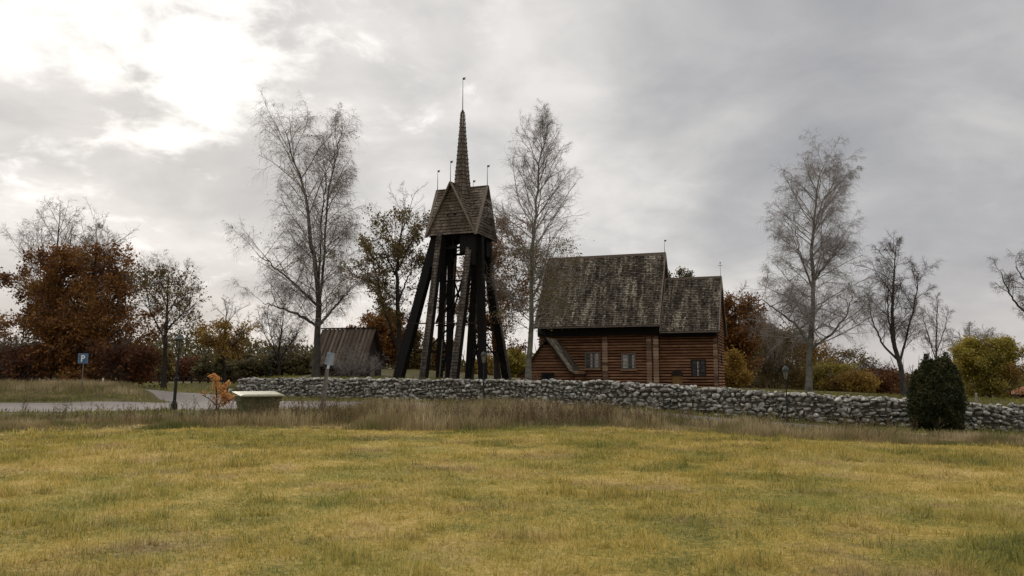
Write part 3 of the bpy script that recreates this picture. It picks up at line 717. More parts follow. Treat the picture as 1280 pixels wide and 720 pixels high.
def shrub(name, label, px, D, wpx, top, leaf, seed, base=None, keep=.8, ln=2, ls=.15, n1=40, twr=.009, cat='shrub', twig='twig', group=None, R1k=.36, crown0=.02):
    w = wpx / F * D; ht = at(px, top, D).z - tz(at(px, 472, D).x, D)
    st = []; r = random.Random(seed); basepy = base or 480
    k = 5
    for i in range(k):
        t = (i + .5) / k - .5; topy = top + (abs(t) * 1.5 + r.uniform(-.1, .25)) * (basepy - top) * .6
        st.append([(px + t * wpx * .25, basepy), (px + t * wpx * .5, (basepy + topy) / 2), (px + t * wpx * .95, topy + 3)])
    return make_tree(name, label, cat, px, D, st, seed=seed, rad=.07, R1=w * R1k, env=([0, .3, .7, 1], [1, 1, .75, .4]), crown0=crown0, n1=n1, ang1=(70, 30), n2=8, n3=6, r2=.55, r3=.55, wander=.16, twr=twr,
                     twig=twig, leaf=leaf, leaf_n=ln, leaf_s=ls, leaf_j=.3, leaf_keep=keep, group=group)
shrub('shrub', 'bare tangled shrub in front of the small hut', 445, 70, 70, 436, None, 71, base=478, n1=70, twr=.0075, twig='twig_pale')
shrub('shrub', 'reddish undergrowth shrub under the left half of the rust oak', 30, 80, 80, 424, 'maroon', 72, n1=60, keep=.5, R1k=.5)
shrub('shrub', 'reddish undergrowth shrub under the right half of the rust oak', 158, 80, 66, 428, 'maroon', 73, n1=60, keep=.45, R1k=.5)
shrub('shrub', 'brown leaved undergrowth shrub round the trunk of the rust oak', 98, 81, 90, 385, 'oak', 90, n1=90, keep=.55, R1k=.42)
shrub('shrub', 'dark olive bush at the left edge of the picture', 5, 86, 60, 430, 'olive', 74)
shrub('shrub', 'dull brown bush behind the rail fence left of the lamp', 190, 118, 60, 432, 'olive', 75, ls=.2)
shrub('shrub', 'low brown bush behind the rail fence right of the lamp', 238, 122, 60, 446, 'maroon', 76, ls=.2)
shrub('shrub', 'dark green bush behind the orange sapling', 285, 112, 66, 440, 'hedge', 77, ls=.2, ln=3)
shrub('shrub', 'dark green bush behind the left end of the stone wall', 325, 104, 60, 446, 'hedge', 78, ls=.2, ln=3)
shrub('shrub', 'wide dark bush between the lantern post and the tall birch', 366, 100, 62, 442, 'hedge', 79, ls=.2, ln=3)
shrub('shrub', 'olive bush seen between the left legs of the tower', 522, 100, 52, 405, 'olive', 80, ls=.16, ln=2, R1k=.3)
shrub('shrub', 'rusty bush seen between the middle legs of the tower', 556, 106, 44, 420, 'oak', 81, ls=.16)
shrub('shrub', 'yellow green bush between the tower and the church', 648, 96, 44, 432, 'yellow', 82, ls=.14, ln=3)
shrub('shrub', 'amber bush seen through the right legs of the tower', 612, 104, 40, 440, 'amber', 83, ls=.15)
shrub('shrub', 'tall brown bush behind the bushes between church and birch', 945, 96, 60, 405, 'olive', 93, base=490, ls=.13, keep=.5, n1=60, R1k=.5)
shrub('shrub', 'low yellow brown bush between the maroon bush and the small bare tree', 1070, 84, 46, 466, 'amber', 94, base=494, ls=.11, keep=.5, n1=50, R1k=.5)
shrub('shrub', 'yellow leaved bush right of the chancel', 918, 76, 26, 440, 'amber', 84, base=490, ls=.10)
shrub('shrub', 'brown twiggy bush left of the tall right birch', 968, 88, 62, 402, 'olive', 85, base=490, ls=.12, keep=.45, n1=60, R1k=.55)
shrub('shrub', 'tawny bush behind the tall right birch', 1008, 92, 56, 412, 'amber', 86, base=490, ls=.13, keep=.6, R1k=.55)
shrub('shrub', 'yellow green bush right of the tall birch trunk', 1040, 86, 42, 450, 'yellow', 87, base=492, ls=.13, keep=.9, R1k=.55)
shrub('shrub', 'dark maroon bush below the small bare tree', 1096, 98, 66, 456, 'maroon', 88, base=494, ls=.15, ln=3, R1k=.55)
shrub('shrub', 'brown bush with thin leaves behind the tall right birch crown', 1055, 100, 60, 425, 'olive', 89, base=492, ls=.14, keep=.4, R1k=.55)

# far wood
def wood():
    r = np.random.default_rng(77); V = []; Q = []; o = 0; T_ = []
    n = 150000
    x = r.uniform(-190, 190, n); y = r.uniform(150, 190, n); zb = np.array([0.0])
    top = 3.0 + 5.5 * fbm(x, y * 0, 14, 3) + 2.5 * vnoise(x, y * 0, 3.5, 5)
    top = top * np.interp(x, [-110, -60, -50, 20, 60, 90], [1.0, 1.0, .85, .8, .6, .5])
    z = terrain(x, y) + top * (1 - r.random(n) ** 1.5 * 1.0) * np.sqrt(np.clip(1 - ((y - 170) / 22) ** 2, .1, 1))
    v, q, t = leafcloud(r, np.stack([x, y, z], 1), .30, .2)
    o_ = np_mesh('far_wood', v, q.ravel(), np.full(len(q), 4), M['hedge'], tint=t)
    tag(o_, label='far off brown and olive wood along the horizon', cat='wood', kind='stuff')
    k = 500; x = r.uniform(-190, 190, k); y = r.uniform(150, 185, k); z = terrain(x, y)
    h = r.uniform(4, 9, k); P = np.stack([np.stack([x, y, z], 1), np.stack([x + r.normal(0, .3, k), y, z + h * .5], 1), np.stack([x + r.normal(0, .6, k), y, z + h], 1)], 1)
    tv, tq = tubes(P, np.stack([np.full(k, .16), np.full(k, .11), np.full(k, .03)], 1), 4)
    o2 = np_mesh('trunks', tv, tq.ravel(), np.full(len(tq), 4), M['bark'], o_)
    o2['kind'] = 'stuff'
wood()

# juniper
def juniper():
    b0 = at(1174, 534, 37.5); x0, y0 = b0.x, 37.5; z0 = tz(x0, y0)
    root = empty('juniper_bush', (x0, y0, z0), label='dense dark green juniper with two peaks growing against the stone wall', cat='juniper')
    r = np.random.default_rng(9); n = 80000
    cols = [(-.30, .05, .62, 3.25, .16), (.34, 0, .78, 3.3, .27), (.0, -.1, 1.12, 2.75, .30), (.72, 0, .50, 3.0, .1), (-.80, 0, .50, 2.75, .12), (-1.02, .1, .32, 2.2, .05), (1.0, .1, .32, 2.4, .05), (-.42, 0, .22, 3.55, .02), (.5, 0, .26, 3.6, .02)]
    P = []
    for cx, cy, rr, h, wgt in cols:
        m = int(n * wgt); t = r.random(m) ** .85; a = r.random(m) * 2 * np.pi
        prof = rr * np.clip(np.sin(np.pi * np.clip(.07 + t * .88, 0, 1)) ** .60, 0, 1)
        lump = .50 + .80 * fbm(a * 3.0, t * 11, 1, int(cx * 10) + 20, 2)
        rad = prof * lump * r.random(m) ** .16 * (1 + .16 * (r.random(m) > .9) * r.random(m))
        P.append(np.stack([cx + rad * np.cos(a), cy + rad * np.sin(a), .06 + t * h], 1))
    P = np.concatenate(P)
    P = P + r.normal(0, .05, P.shape) * (r.random((len(P), 1)) > .6)
    v, q, t = leafcloud(r, P, .045, .02)
    np_mesh('foliage', v, q.ravel(), np.full(len(q), 4), M['juniper'], root, tint=t)
    S0 = np.zeros((26, 3)); S0[:, 0] = r.normal(0, .2, 26); a = r.random(26) * 6.28
    D0 = np.stack([np.cos(a) * .28, np.sin(a) * .22, np.ones(26)], 1); D0 /= np.linalg.norm(D0, axis=1)[:, None]
    Pp, Rr = grow(r, S0, D0, r.uniform(2, 2.9, 26), np.full(26, .035), 6, .05, .02)
    v, q = tubes(Pp, Rr, 5); np_mesh('trunk', v, q.ravel(), np.full(len(q), 4), M['bark'], root)
juniper()
# orange sapling
make_tree('young_maple', 'small sapling with bright orange leaves beside the grit bin', 'sapling', 271, 37,
    [[(272, 517), (271, 500), (270, 482), (266, 466)], [(272, 512), (278, 495), (281, 480)], [(272, 508), (262, 498), (252, 492)], [(272, 510), (284, 500), (293, 498)]],
    seed=91, rad=.02, R1=.30, crown0=.12, n1=44, ang1=(60, 30), n2=4, n3=4, r2=.5, r3=.5, twr=.004, leaf='orange', leaf_n=1, leaf_s=.04, leaf_j=.05, leaf_keep=.55, dscale=.1)
# dead weeds in the tall grass (one mass)
def weeds():
    r = np.random.default_rng(15); n = 700
    x = np.concatenate([r.normal(-7.5, 2.6, 200), r.normal(1.0, 2.0, 260), r.uniform(-24, 14, 240)]); y = edge_y(x) + r.uniform(.6, 6.5, n)
    k = near_line(x, y, ROAD) > .2; x, y = x[k], y[k]; nb = len(x)
    fx = r.uniform(-16, 16, 1); fy = np.array([21.0]) ; x = np.concatenate([x, fx]); y = np.concatenate([y, fy]); n = len(x)
    S0 = np.stack([x, y, terrain(x, y)], 1); D0 = np.stack([r.normal(0, .18, n), r.normal(0, .18, n), np.ones(n)], 1)
    D0 /= np.linalg.norm(D0, axis=1)[:, None]; L = r.uniform(.35, .85, n); L[nb:] = r.uniform(.03, .09, n - nb)
    P1, R1 = grow(r, S0, D0, L, np.full(n, .007), 4, .06, 0)
    a, b, c, d, _ = spawn(r, P1, R1, 7, .35, 40, 10, .35, .2, L)
    P2, R2 = grow(r, a, b, c, np.full(len(a), .005), 2, .1, .05)
    v, q = join([tubes(P1, R1, 3), tubes(P2, R2, 3)])
    lv, lq, t = leafcloud(r, P2.reshape(-1, 3), .022, .02)
    q2 = np.concatenate([q, lq + len(v)]); v = np.concatenate([v, lv])
    o = np_mesh('dead_weeds', v, q2.ravel(), np.full(len(q2), 4), M['weed'], tint=r.random(len(q2)))
    tag(o, label='dead brown weed stalks standing among the tall grass', cat='weeds', kind='stuff')
weeds()

# ------------------------------------------------------------------ church
CH_ROT = -R(19.5)
cw = Vector((2.43, 71.0, .0)); CZ = .45
church = empty('wooden_church', (cw.x, cw.y, CZ), CH_ROT, label='red brown log church with steep shingled roofs behind the stone wall', cat='church')
cu = Vector((math.cos(CH_ROT), math.sin(CH_ROT), 0)); cv = Vector((-math.sin(CH_ROT), math.cos(CH_ROT), 0))
def onface(px, py, yl=0.0):               # pixel to local u, w on the plane local y = yl
    d = ray(px, py); o = Vector((0, 0, EYE)); p0 = cw + cv * yl
    t = (p0 - o).dot(cv) / d.dot(cv); q = o + d * t
    return (q - cw).dot(cu), q.z - CZ
NL, NW_, CL, CI = 10.5, 6.8, 4.85, .5     # nave length/width, chancel length/inset
NE, NR_ = 5.55, 12.2                      # eave and ridge above CZ
CE, CR_ = 5.0, 9.85
LOGH = .245
def logwall(mb, a, b, z0, z1, out, topf=None, bulge=.10):
    # a,b: (x,y) ends; out: outward normal; half round logs one above the other
    a = Vector((*a, 0)); b = Vector((*b, 0)); o = Vector((*out, 0)); L = (b - a).length; nl = int(math.ceil((z1 - z0) / LOGH))
    for r_ in range(nl):
        zb = z0 + r_ * LOGH
        if topf:
            zm = zb + LOGH
            lo, hi = topf(zm)
            if hi - lo < .15: continue
        else: lo, hi = 0.0, 1.0
        cuts = [lo]; 
        while cuts[-1] < hi: cuts.append(min(hi, cuts[-1] + random.uniform(1.6, 3.6) / L))
        if topf: pass
        base_t = random.random()
        for c0, c1 in zip(cuts[:-1], cuts[1:]):
            if c1 - c0 < .002: continue
            t = .6 * base_t + .4 * random.random(); q = 5; jb = bulge * random.uniform(.85, 1.15)
            g0, g1 = a.lerp(b, c0) + o * .004, a.lerp(b, c1) + o * .004; mb.poly([g0 + Vector((0, 0, zb + .8 * LOGH)), g1 + Vector((0, 0, zb + .8 * LOGH)), g1 + Vector((0, 0, zb + 1.02 * LOGH)), g0 + Vector((0, 0, zb + 1.02 * LOGH))], -1)
            for k in range(q):
                th0, th1 = k / q, (k + 1) / q
                f = lambda th: (jb * math.sin(math.pi * th) ** .55 if 0 < th < 1 else 0)
                p = lambda c, th: a.lerp(b, c) + o * f(th) + Vector((0, 0, zb + .02 + th * LOGH * .80))
                u0, u1 = c0 * L, c1 * L
                mb.poly([p(c0, th0), p(c1, th0), p(c1, th1), p(c0, th1)], t, [(u0 + base_t * 7, r_), (u1 + base_t * 7, r_), (u1 + base_t * 7, r_ + .2 * k), (u0 + base_t * 7, r_ + .2 * k)])
def gable_top(eave, ridge, half, L):
    def f(z):
        if z <= eave: return (0, 1)
        k = (ridge - z) / (ridge - eave); return (.5 - .5 * k, .5 + .5 * k)
    return f
mb = MB()
logwall(mb, (0, 0), (NL, 0), 0, NE + .3, (0, -1))
logwall(mb, (NL, 0), (NL, NW_), 0, NR_, (1, 0), gable_top(NE + .5, NR_ - .1, NW_ / 2, NW_))
logwall(mb, (NL, NW_), (0, NW_), 0, NE + .3, (0, 1))
logwall(mb, (0, NW_), (0, 0), 0, NR_, (-1, 0), gable_top(NE + .5, NR_ - .1, NW_ / 2, NW_))
mb.box((.08, .08, 0), (NL - .08, NW_ - .08, NE + .1), -1)
mb.build('nave_wall', M['log'], church)
mb = MB(); x1 = NL + CL
logwall(mb, (NL + .09, CI), (x1, CI), 0, CE + .3, (0, -1))
logwall(mb, (x1, CI), (x1, NW_ - CI), 0, CR_, (1, 0), gable_top(CE + .5, CR_ - .1, 0, 0))
logwall(mb, (x1, NW_ - CI), (NL + .09, NW_ - CI), 0, CE + .3, (0, 1))
mb.box((NL + .1, CI + .08, 0), (x1 - .08, NW_ - CI - .08, CE + .1), -1)
mb.build('chancel_wall', M['log'], church)
mb = MB(); mb.box((-.15, -.12, -.6), (NL + .15, NW_ + .12, -.01)); mb.box((NL + .152, CI - .12, -.6), (x1 + .12, NW_ - CI + .12, -.013)); mb.build('stone_plinth', M['stone'], church)
def roof(name, xa, xb, y0, y1, ze, zr, ov, mat, parent, sw=.17, sh=.2, th=.14, vergeb=True):
    ym = (y0 + y1) / 2; sl = (zr - ze) / (ym - y0 + ov)
    mb = MB()
    mb.shingles((xa, y0 - ov, ze), (xb, y0 - ov, ze), (xb, ym, zr), (xa, ym, zr), sw, sh, .05)
    mb.shingles((xb, y1 + ov, ze), (xa, y1 + ov, ze), (xa, ym, zr), (xb, ym, zr), sw, sh, .035)
    r = mb.build(name, mat, parent)
    mb = MB()
    for sgn, ye in ((1, y0 - ov), (-1, y1 + ov)):
        e = .012
        a = (xa, ye, ze - th); b = (xb, ye, ze - th); c = (xb, ym, zr - th - .02); d = (xa, ym, zr - th - .02)
        mb.poly([a, b, c, d] if sgn < 0 else [a, b, c, d][::-1])
        mb.poly([(xa, ye, ze - th), (xb, ye, ze - th), (xb, ye, ze), (xa, ye, ze)])
    for x_, q in ((xa, -1), (xb, 1)):      # verge boards
        for ye in (y0 - ov, y1 + ov):
            mb.bar((x_ + q * .03, ye, ze - .10), (x_ + q * .03, ym, zr - .06), .07, .30, up=(0, 0, 1))
    mb.build('verge_board', M['frame'], r)
    mb = MB(); n = int((xb - xa) / .5)
    mb.bar((xa - .05, ym - .06, zr + .02), (xb + .05, ym - .06, zr + .02), .05, .22, tint=.7); mb.bar((xa - .05, ym + .07, zr + .02), (xb + .05, ym + .07, zr + .02), .05, .22, tint=.7)
    mb.build('ridge_cap', M['frame'], r)
    return r
roof('nave_roof', -.08, NL + .3, 0, NW_, NE, NR_, 1.15, M['roof'], church)
roof('chancel_roof', NL + .32, x1 + .25, CI, NW_ - CI, CE, CR_, 1.0, M['roof'], church)
def vane(parent, x, y, z, h, s=1.0, cross=False):
    mb = MB(); mb.bar((x, y, z - .2), (x, y, z + h), .05 * s, .05 * s, .02 * s, .02 * s)
    o = mb.build('finial_rod', M['iron'], parent)
    mb = MB()
    if cross: mb.bar((x - .18 * s, y, z + h - .15), (x + .18 * s, y, z + h - .15), .04); mb.lathe([(0, 0), (.07 * s, .06), (.07 * s, .12), (0, .18)], (x, y, z + h), 6)
    else:
        zt = z + h - .12 * s   # swallow tailed vane
        for dy in (-.012, .012):
            pts = [(x, y + dy, zt), (x + .22 * s, y + dy, zt + .02), (x + .14 * s, y + dy, zt + .08 * s), (x + .24 * s, y + dy, zt + .16 * s), (x, y + dy, zt + .17 * s)]
            mb.poly(pts if dy < 0 else pts[::-1])
        mb.lathe([(0, 0), (.04 * s, .03 * s), (0, .08 * s)], (x, y, z + h - .02), 6)
    mb.build('vane', M['iron'], o)
    return o
vane(church, NL + .25, NW_ / 2, NR_ + .05, 1.15, .9); vane(church, x1 + .2, NW_ / 2, CR_ + .05, 1.15, .8, True)
for (a_, b_, y_, z_, d_) in ((.02, NL + .1, 0, NE, .80), (NL + .33, x1 + .02, CI, CE, .45)):  # near-black boxes added in place of the shadow band under the eaves
    mb = MB(); mb.box((a_, y_ - .58, z_ - d_), (b_, y_ - .105, z_ + .25)); mb.build('eave_shade_box', M['tar'], church)
    mb = MB(); mb.box((a_, NW_ - y_ + .105, z_ - d_), (b_, NW_ - y_ + .58, z_ + .25)); mb.build('eave_shade_box', M['tar'], church)
# log end pilasters
def pilaster(u, w, z1, y=0, d=.22):
    mb = MB(); n = int(z1 / LOGH)
    for k in range(n):
        t = random.random(); jj = random.uniform(-.02, .03)
        mb.box((u - w / 2, y - d - .02 + jj, k * LOGH + .02), (u + w / 2, y - .02, (k + 1) * LOGH - .02), t)
        mb.box((u - w / 2 + .03, y - d + .06, (k + 1) * LOGH - .02), (u + w / 2 - .03, y - .02, (k + 1) * LOGH + .02), 0)
    return mb.build('log_pilaster', M['logpil'], church)
m, nt, b = new_mat('sawn_log_ends')
n_ = noise(nt, 5, 4)
f_ = mth(nt, 'ADD', mth(nt, 'MULTIPLY', attr(nt), .6), mth(nt, 'MULTIPLY', n_, .4))
nt.links.new(ramp(nt, [(.1, (.07, .04, .025)), (.5, (.23, .145, .095)), (.9, (.40, .28, .19))], f_), b.inputs['Base Color']); b.inputs['Roughness'].default_value = .85
M['logpil'] = m
for pa, pb in ((754, 760), (809, 815)):
    ua, _ = onface(pa, 450); ub, _ = onface(pb, 450); pilaster((ua + ub) / 2, (ub - ua) * 1.05, NE - .78, 0, .26)
pilaster(NL - .12, .42, NE - .78, 0, .3)
pilaster(x1 - .15, .34, CE - .46, CI, .16)
def curtains(f, u0, u1, w0, w1, y, parts):
    for a_, b_ in parts:
        mb = MB(); mb.box((u0 + (u1 - u0) * a_, y - .072, w0 + .06), (u0 + (u1 - u0) * b_, y - .0615, w1 - .06)); mb.build('pale_shutter', M['curtain'], f)
M['curtain'] = plain('faded_curtain', (.32, .31, .29), .6, .35, 5)
def window(name, pxa, pya, pxb, pyb, yl=0, nx=2, ny=2, parent=None, sill=True, label=None, fm='frame', cur=()):
    u0, w1 = onface(pxa, pya, yl - .1); u1, w0 = onface(pxb, pyb, yl - .1)
    parent = parent or church
    y = yl - .075
    gl = MB(); nd = 3; 
    gl.box((u0 + .02, y - .06, w0 + .02), (u1 - .02, y - .02, w1 - .02))
    mb = MB(); t = .09
    mb.box((u0 - t, y - .12, w0 - t), (u0, y + .07, w1 + t)); mb.box((u1, y - .12, w0 - t), (u1 + t, y + .07, w1 + t))
    mb.box((u0, y - .118, w1), (u1, y + .07, w1 + t)); mb.box((u0, y - .118, w0 - t), (u1, y + .07, w0))
    f = mb.build(name, M[fm], parent)
    if label: f['label'] = label
    curtains(f, u0, u1, w0, w1, y, cur)
    gl.build('glass_pane', M['glass'], f)
    mb = MB()
    for i in range(1, nx): x = u0 + (u1 - u0) * i / nx; mb.box((x - .03, y - .10, w0), (x + .03, y - .061, w1))
    for j in range(1, ny): z = w0 + (w1 - w0) * j / ny; mb.box((u0, y - .097, z - .02), (u1, y - .062, z + .02))
    if nx > 1 or ny > 1: mb.build('glazing_bar', M[fm], f)
    if sill: mb = MB(); mb.box((u0 - .16, y - .2, w0 - t - .07), (u1 + .16, y + .05, w0 - t - .003)); mb.build('sill', M['logend'], f)
    return f
window('window', 732.5, 441.5, 749.5, 460, 0, 3, 4, cur=((.32, .48), (.62, .93)))
window('window', 778, 443, 793.5, 461, 0, 2, 4, cur=((.03, .45), (.80, .97)))
window('window', 865, 451, 881.5, 470.5, CI, 3, 4, fm='dark', cur=((.4, .5),))
# arched priest door in chancel
ua, wt = onface(840.5, 470, CI - .1); ub, wa = onface(852.5, 463.5, CI - .1)
mb = MB(); y = CI - .1; mb.box((ua, y - .05, 0), (ub, y + .05, wt))
dr = mb.build('door', M['doorwood'], church)
mb = MB(); c = (ua + ub) / 2; hr = (ub - ua) / 2 + .08; n = 12
arc = [(c + hr * math.cos(math.pi * k / n), wt + (wa - wt + .12) * math.sin(math.pi * k / n)) for k in range(n + 1)]
mb.poly([(x, y - .09, z) for x, z in arc][::-1]); 
for (xa_, za), (xb_, zb_) in zip(arc[:-1], arc[1:]): mb.poly([(xa_, y - .09, za), (xb_, y - .09, zb_), (xb_, y + .1, zb_), (xa_, y + .1, za)])
mb.poly([(arc[0][0], y - .09, wt), (arc[0][0], y + .1, wt), (arc[-1][0], y + .1, wt), (arc[-1][0], y - .09, wt)])
mb.build('arched_hood', M['dark'], dr)
mb = MB(); mb.bar((ub - .12, y - .09, 1.0), (ub - .12, y - .09, 1.18), .03); mb.build('handle', M['iron'], dr)
# east gable window, small
mb = MB(); mb.box((x1 + .05, NW_ / 2 - .35, 2.3), (x1 + .13, NW_ / 2 + .35, 3.2)); mb.build('east_window', M['dark'], church)
# porch projecting towards the camera
PD, PH = 3.6, 2.32
ur, _ = onface(684, 440, -PD); rz = onface(684, 423, -PD)[1]; el = rz - 3.15
mb = MB()
logwall(mb, (ur - PH, -PD), (ur + PH, -PD), 0, rz, (0, -1), gable_top(el + .15, rz - .05, 0, 0), .05)
logwall(mb, (ur - PH, -.08), (ur - PH, -PD), 0, el + .3, (-1, 0), None, .05)
logwall(mb, (ur + PH, -PD), (ur + PH, -.08), 0, el + .3, (1, 0), None, .05)
porch = mb.build('porch', M['log'], church)
mb = MB(); tl = .3
for s in (-1, 1):
    k1 = (ur + s * 1.95, rz - 2.68)        # kink, then flared skirt
    k2 = (ur + s * (PH + .2), rz - 3.0)
    f0, f1 = -PD - tl, -.02
    def q(p, z): return (p[0], f0, p[1] + z), (p[0], f1, p[1] + z)
    A, B = q(k2, 0); C_, D_ = q(k1, 0); E_, G_ = q((ur, rz + .05), 0)
    if s > 0: mb.shingles(A, B, D_, C_, .17, .2, .03); mb.shingles(C_, D_, G_, E_, .17, .2, .03)
    else: mb.shingles(B, A, C_, D_, .17, .2, .03); mb.shingles(D_, C_, E_, G_, .17, .2, .03)
pr = mb.build('porch_roof', M['roof'], porch)
mb = MB()
for s in (-1, 1):
    k1 = (ur + s * 1.95, rz - 2.68); k2 = (ur + s * (PH + .2), rz - 3.0); yy_ = -PD - tl - .03
    mb.bar((k2[0], yy_, k2[1] - .06), (k1[0], yy_, k1[1] - .06), .06, .15); mb.bar((k1[0], yy_, k1[1] - .06), (ur, yy_, rz - .03), .06, .15)
    mb.poly([(k2[0], -PD - tl, k2[1] - .05), (k2[0], 0, k2[1] - .05), (k1[0], 0, k1[1] - .06), (k1[0], -PD - tl, k1[1] - .06)]); mb.poly([(k1[0], -PD - tl, k1[1] - .06), (k1[0], 0, k1[1] - .06), (ur, 0, rz - .05), (ur, -PD - tl, rz - .05)])
mb.build('porch_verge', M['dark'], porch)
window('porch_window', 678.5, 467, 691.5, 475, -PD + .02, 1, 1, parent=porch, sill=False, fm='dark')

# ------------------------------------------------------------------ bell tower
TD = 60.0; TX = at(576, 472, TD).x; TZ = tz(TX, TD) - .05
TR = -R(21)
tower = empty('bell_tower', (TX, TD, TZ), TR, label='black timber bell tower with shingled gabled cap and needle spire', cat='bell tower')
def tl_(px, py, dv=0.0):                   # pixel at depth TD+dv to tower local coordinates
    p = at(px, py, TD + dv) - Vector((TX, TD, TZ)); c, s = math.cos(-TR), math.sin(-TR)
    return Vector((p.x * c - p.y * s, p.x * s + p.y * c, p.z))
zE = at(576, 295, TD).z - TZ; zG = at(576, 236, TD).z - TZ; zS = at(576, 140, TD).z - TZ; zV = at(576, 98, TD).z - TZ
hw = 1.88; rg = 2.08
mb = MB(); roofm = MB(); dirs = [Vector((0, -1, 0)), Vector((1, 0, 0)), Vector((0, 1, 0)), Vector((-1, 0, 0))]
gd = []
for i, d in enumerate(dirs):
    s = Vector((-d.y, d.x, 0))             # to the right seen from outside
    A = d * (hw + .02) - s * hw + Vector((0, 0, zE)); B = d * (hw + .02) + s * hw + Vector((0, 0, zE)); C_ = d * (hw - .12) + Vector((0, 0, zG - .15))
    g = MB(); g.shingles(A, B, C_, C_, .17, .27, .08, .35)
    # flared foot below the gable
    g.shingles(A + d * .12 - Vector((0, 0, .22)) - s * .05, B + d * .12 - Vector((0, 0, .22)) + s * .05, B, A, .15, .22, .05, .35)
    go = g.build('gable', M['spire'], tower); gd.append(go)
    for q in (-.28, .28):                   # sound holes
        hm = MB()
        cz = zE + 1.25; off = hw + .03 - (cz - zE) / (zG - zE) * .14
        P0 = d * off + s * q + Vector((0, 0, cz)); n = 12
        ring = [P0 + s * .15 * math.cos(2 * math.pi * k / n) + Vector((0, 0, .15 * math.sin(2 * math.pi * k / n))) for k in range(n)]
        hm.poly([p + d * .045 for p in ring])
        for k in range(n): hm.poly([ring[k] - d * .05, ring[(k + 1) % n] - d * .05, ring[(k + 1) % n] + d * .045, ring[k] + d * .045])
        hm.build('sound_hole', M['tar'], go)
    # verge boards
    vb = MB(); T_ = d * (rg + .02) + Vector((0, 0, zG + .06))
    for q in (-1, 1): vb.bar(d * (hw + .14) + s * q * (hw + .14) + Vector((0, 0, zE - .32)), T_, .09, .24, up=d)
    vb.build('verge_board', M['frame'], go)
    # roof planes: two per gable arm, valley on the diagonal
    R0 = d * rg + Vector((0, 0, zG)); O = Vector((0, 0, zG))
    Lc = d * (hw + .12) - s * (hw + .12) + Vector((0, 0, zE - .25)); Rc = d * (hw + .12) + s * (hw + .12) + Vector((0, 0, zE - .25))
    roofm.shingles(Rc, Rc, O, R0, .2, .2, .03) if False else None
    # rows parallel to the ridge
    for q, cnr in ((-1, Lc), (1, Rc)):
        rows_ = 17; nvec = None
        for k in range(rows_):
            v0, v1 = k / rows_, min(1, (k + 1.08) / rows_)
            e0, e1 = cnr.lerp(R0, v0), cnr.lerp(R0, v1); f0, f1 = cnr.lerp(O, v0), cnr.lerp(O, v1)
            nrm = (O - cnr).cross(R0 - cnr).normalized()
            if nrm.z < 0: nrm = -nrm
            L = (e0 - f0).length; m_ = max(1, int(L / .15))
            for j in range(m_):
                u0, u1 = j / m_, (j + 1) / m_; ee = .06 * random.uniform(.6, 1.3); dz = (e1 - e0) * random.uniform(-.12, .02)
                a_, b__ = f0.lerp(e0, u0) + nrm * ee + dz, f0.lerp(e0, u1) + nrm * ee + dz; c_, d_ = f1.lerp(e1, u1) + nrm * .005, f1.lerp(e1, u0) + nrm * .005
                t = .32 + .4 * random.random(); uv = [(u0 * L + i * 9, v0 * 4), (u1 * L + i * 9, v0 * 4), (u1 * L + i * 9, v1 * 4), (u0 * L + i * 9, v1 * 4)]
                roofm.poly([a_, b__, c_, d_] if q > 0 else [d_, c_, b__, a_], t, uv)
                lo = [a_ - nrm * ee, b__ - nrm * ee, b__, a_]; roofm.poly(lo if q > 0 else lo[::-1], -1, uv)
    roofm.bar(d * (rg + .05) + Vector((0, 0, zG + .03)), Vector((0, 0, zG + .03)), .16, .1, tint=.3)
    vane(tower, *(d * (rg + .02)).xy, zG + .05, 1.55 if i != 2 else 1.05, .95)
tr_ = roofm.build('cap_roof', M['spire'], tower)
# dark ceiling and eave frame
mb = MB(); mb.box((-hw, -hw, zE - .16), (hw, hw, zE - .08)); mb.build('cap_floor', M['tar'], tower)
# spire, square, concave
prof = []
for k in range(23):
    t = k / 22; z = zG - .9 + (zS - zG + .9) * t
    r0 = .15 + .56 * (1 - t) ** 1.15 + .12 * max(0, 1 - t * 5); prof.append((r0, z))
sp = MB(); n8 = 8
for (r0, z0), (r1, z1) in zip(prof[:-1], prof[1:]):
    for k in range(n8):
        a0, a1 = 2 * math.pi * (k + .5) / n8, 2 * math.pi * (k + 1.5) / n8
        Pp = lambda r, a, z: Vector((r * math.cos(a), r * math.sin(a), z))
        sp.shingles(Pp(r0, a0, z0), Pp(r0, a1, z0), Pp(r1, a1, z1), Pp(r1, a0, z1), .14, .24, .05, .35)
sp.lathe([(.12, zS), (.07, zS + .15), (0, zS + .22)], n=8, tint=.2)
so = sp.build('spire', M['spire'], tower)
vane(tower, 0, 0, zS + .1, zV - zS - .1, 1.1)
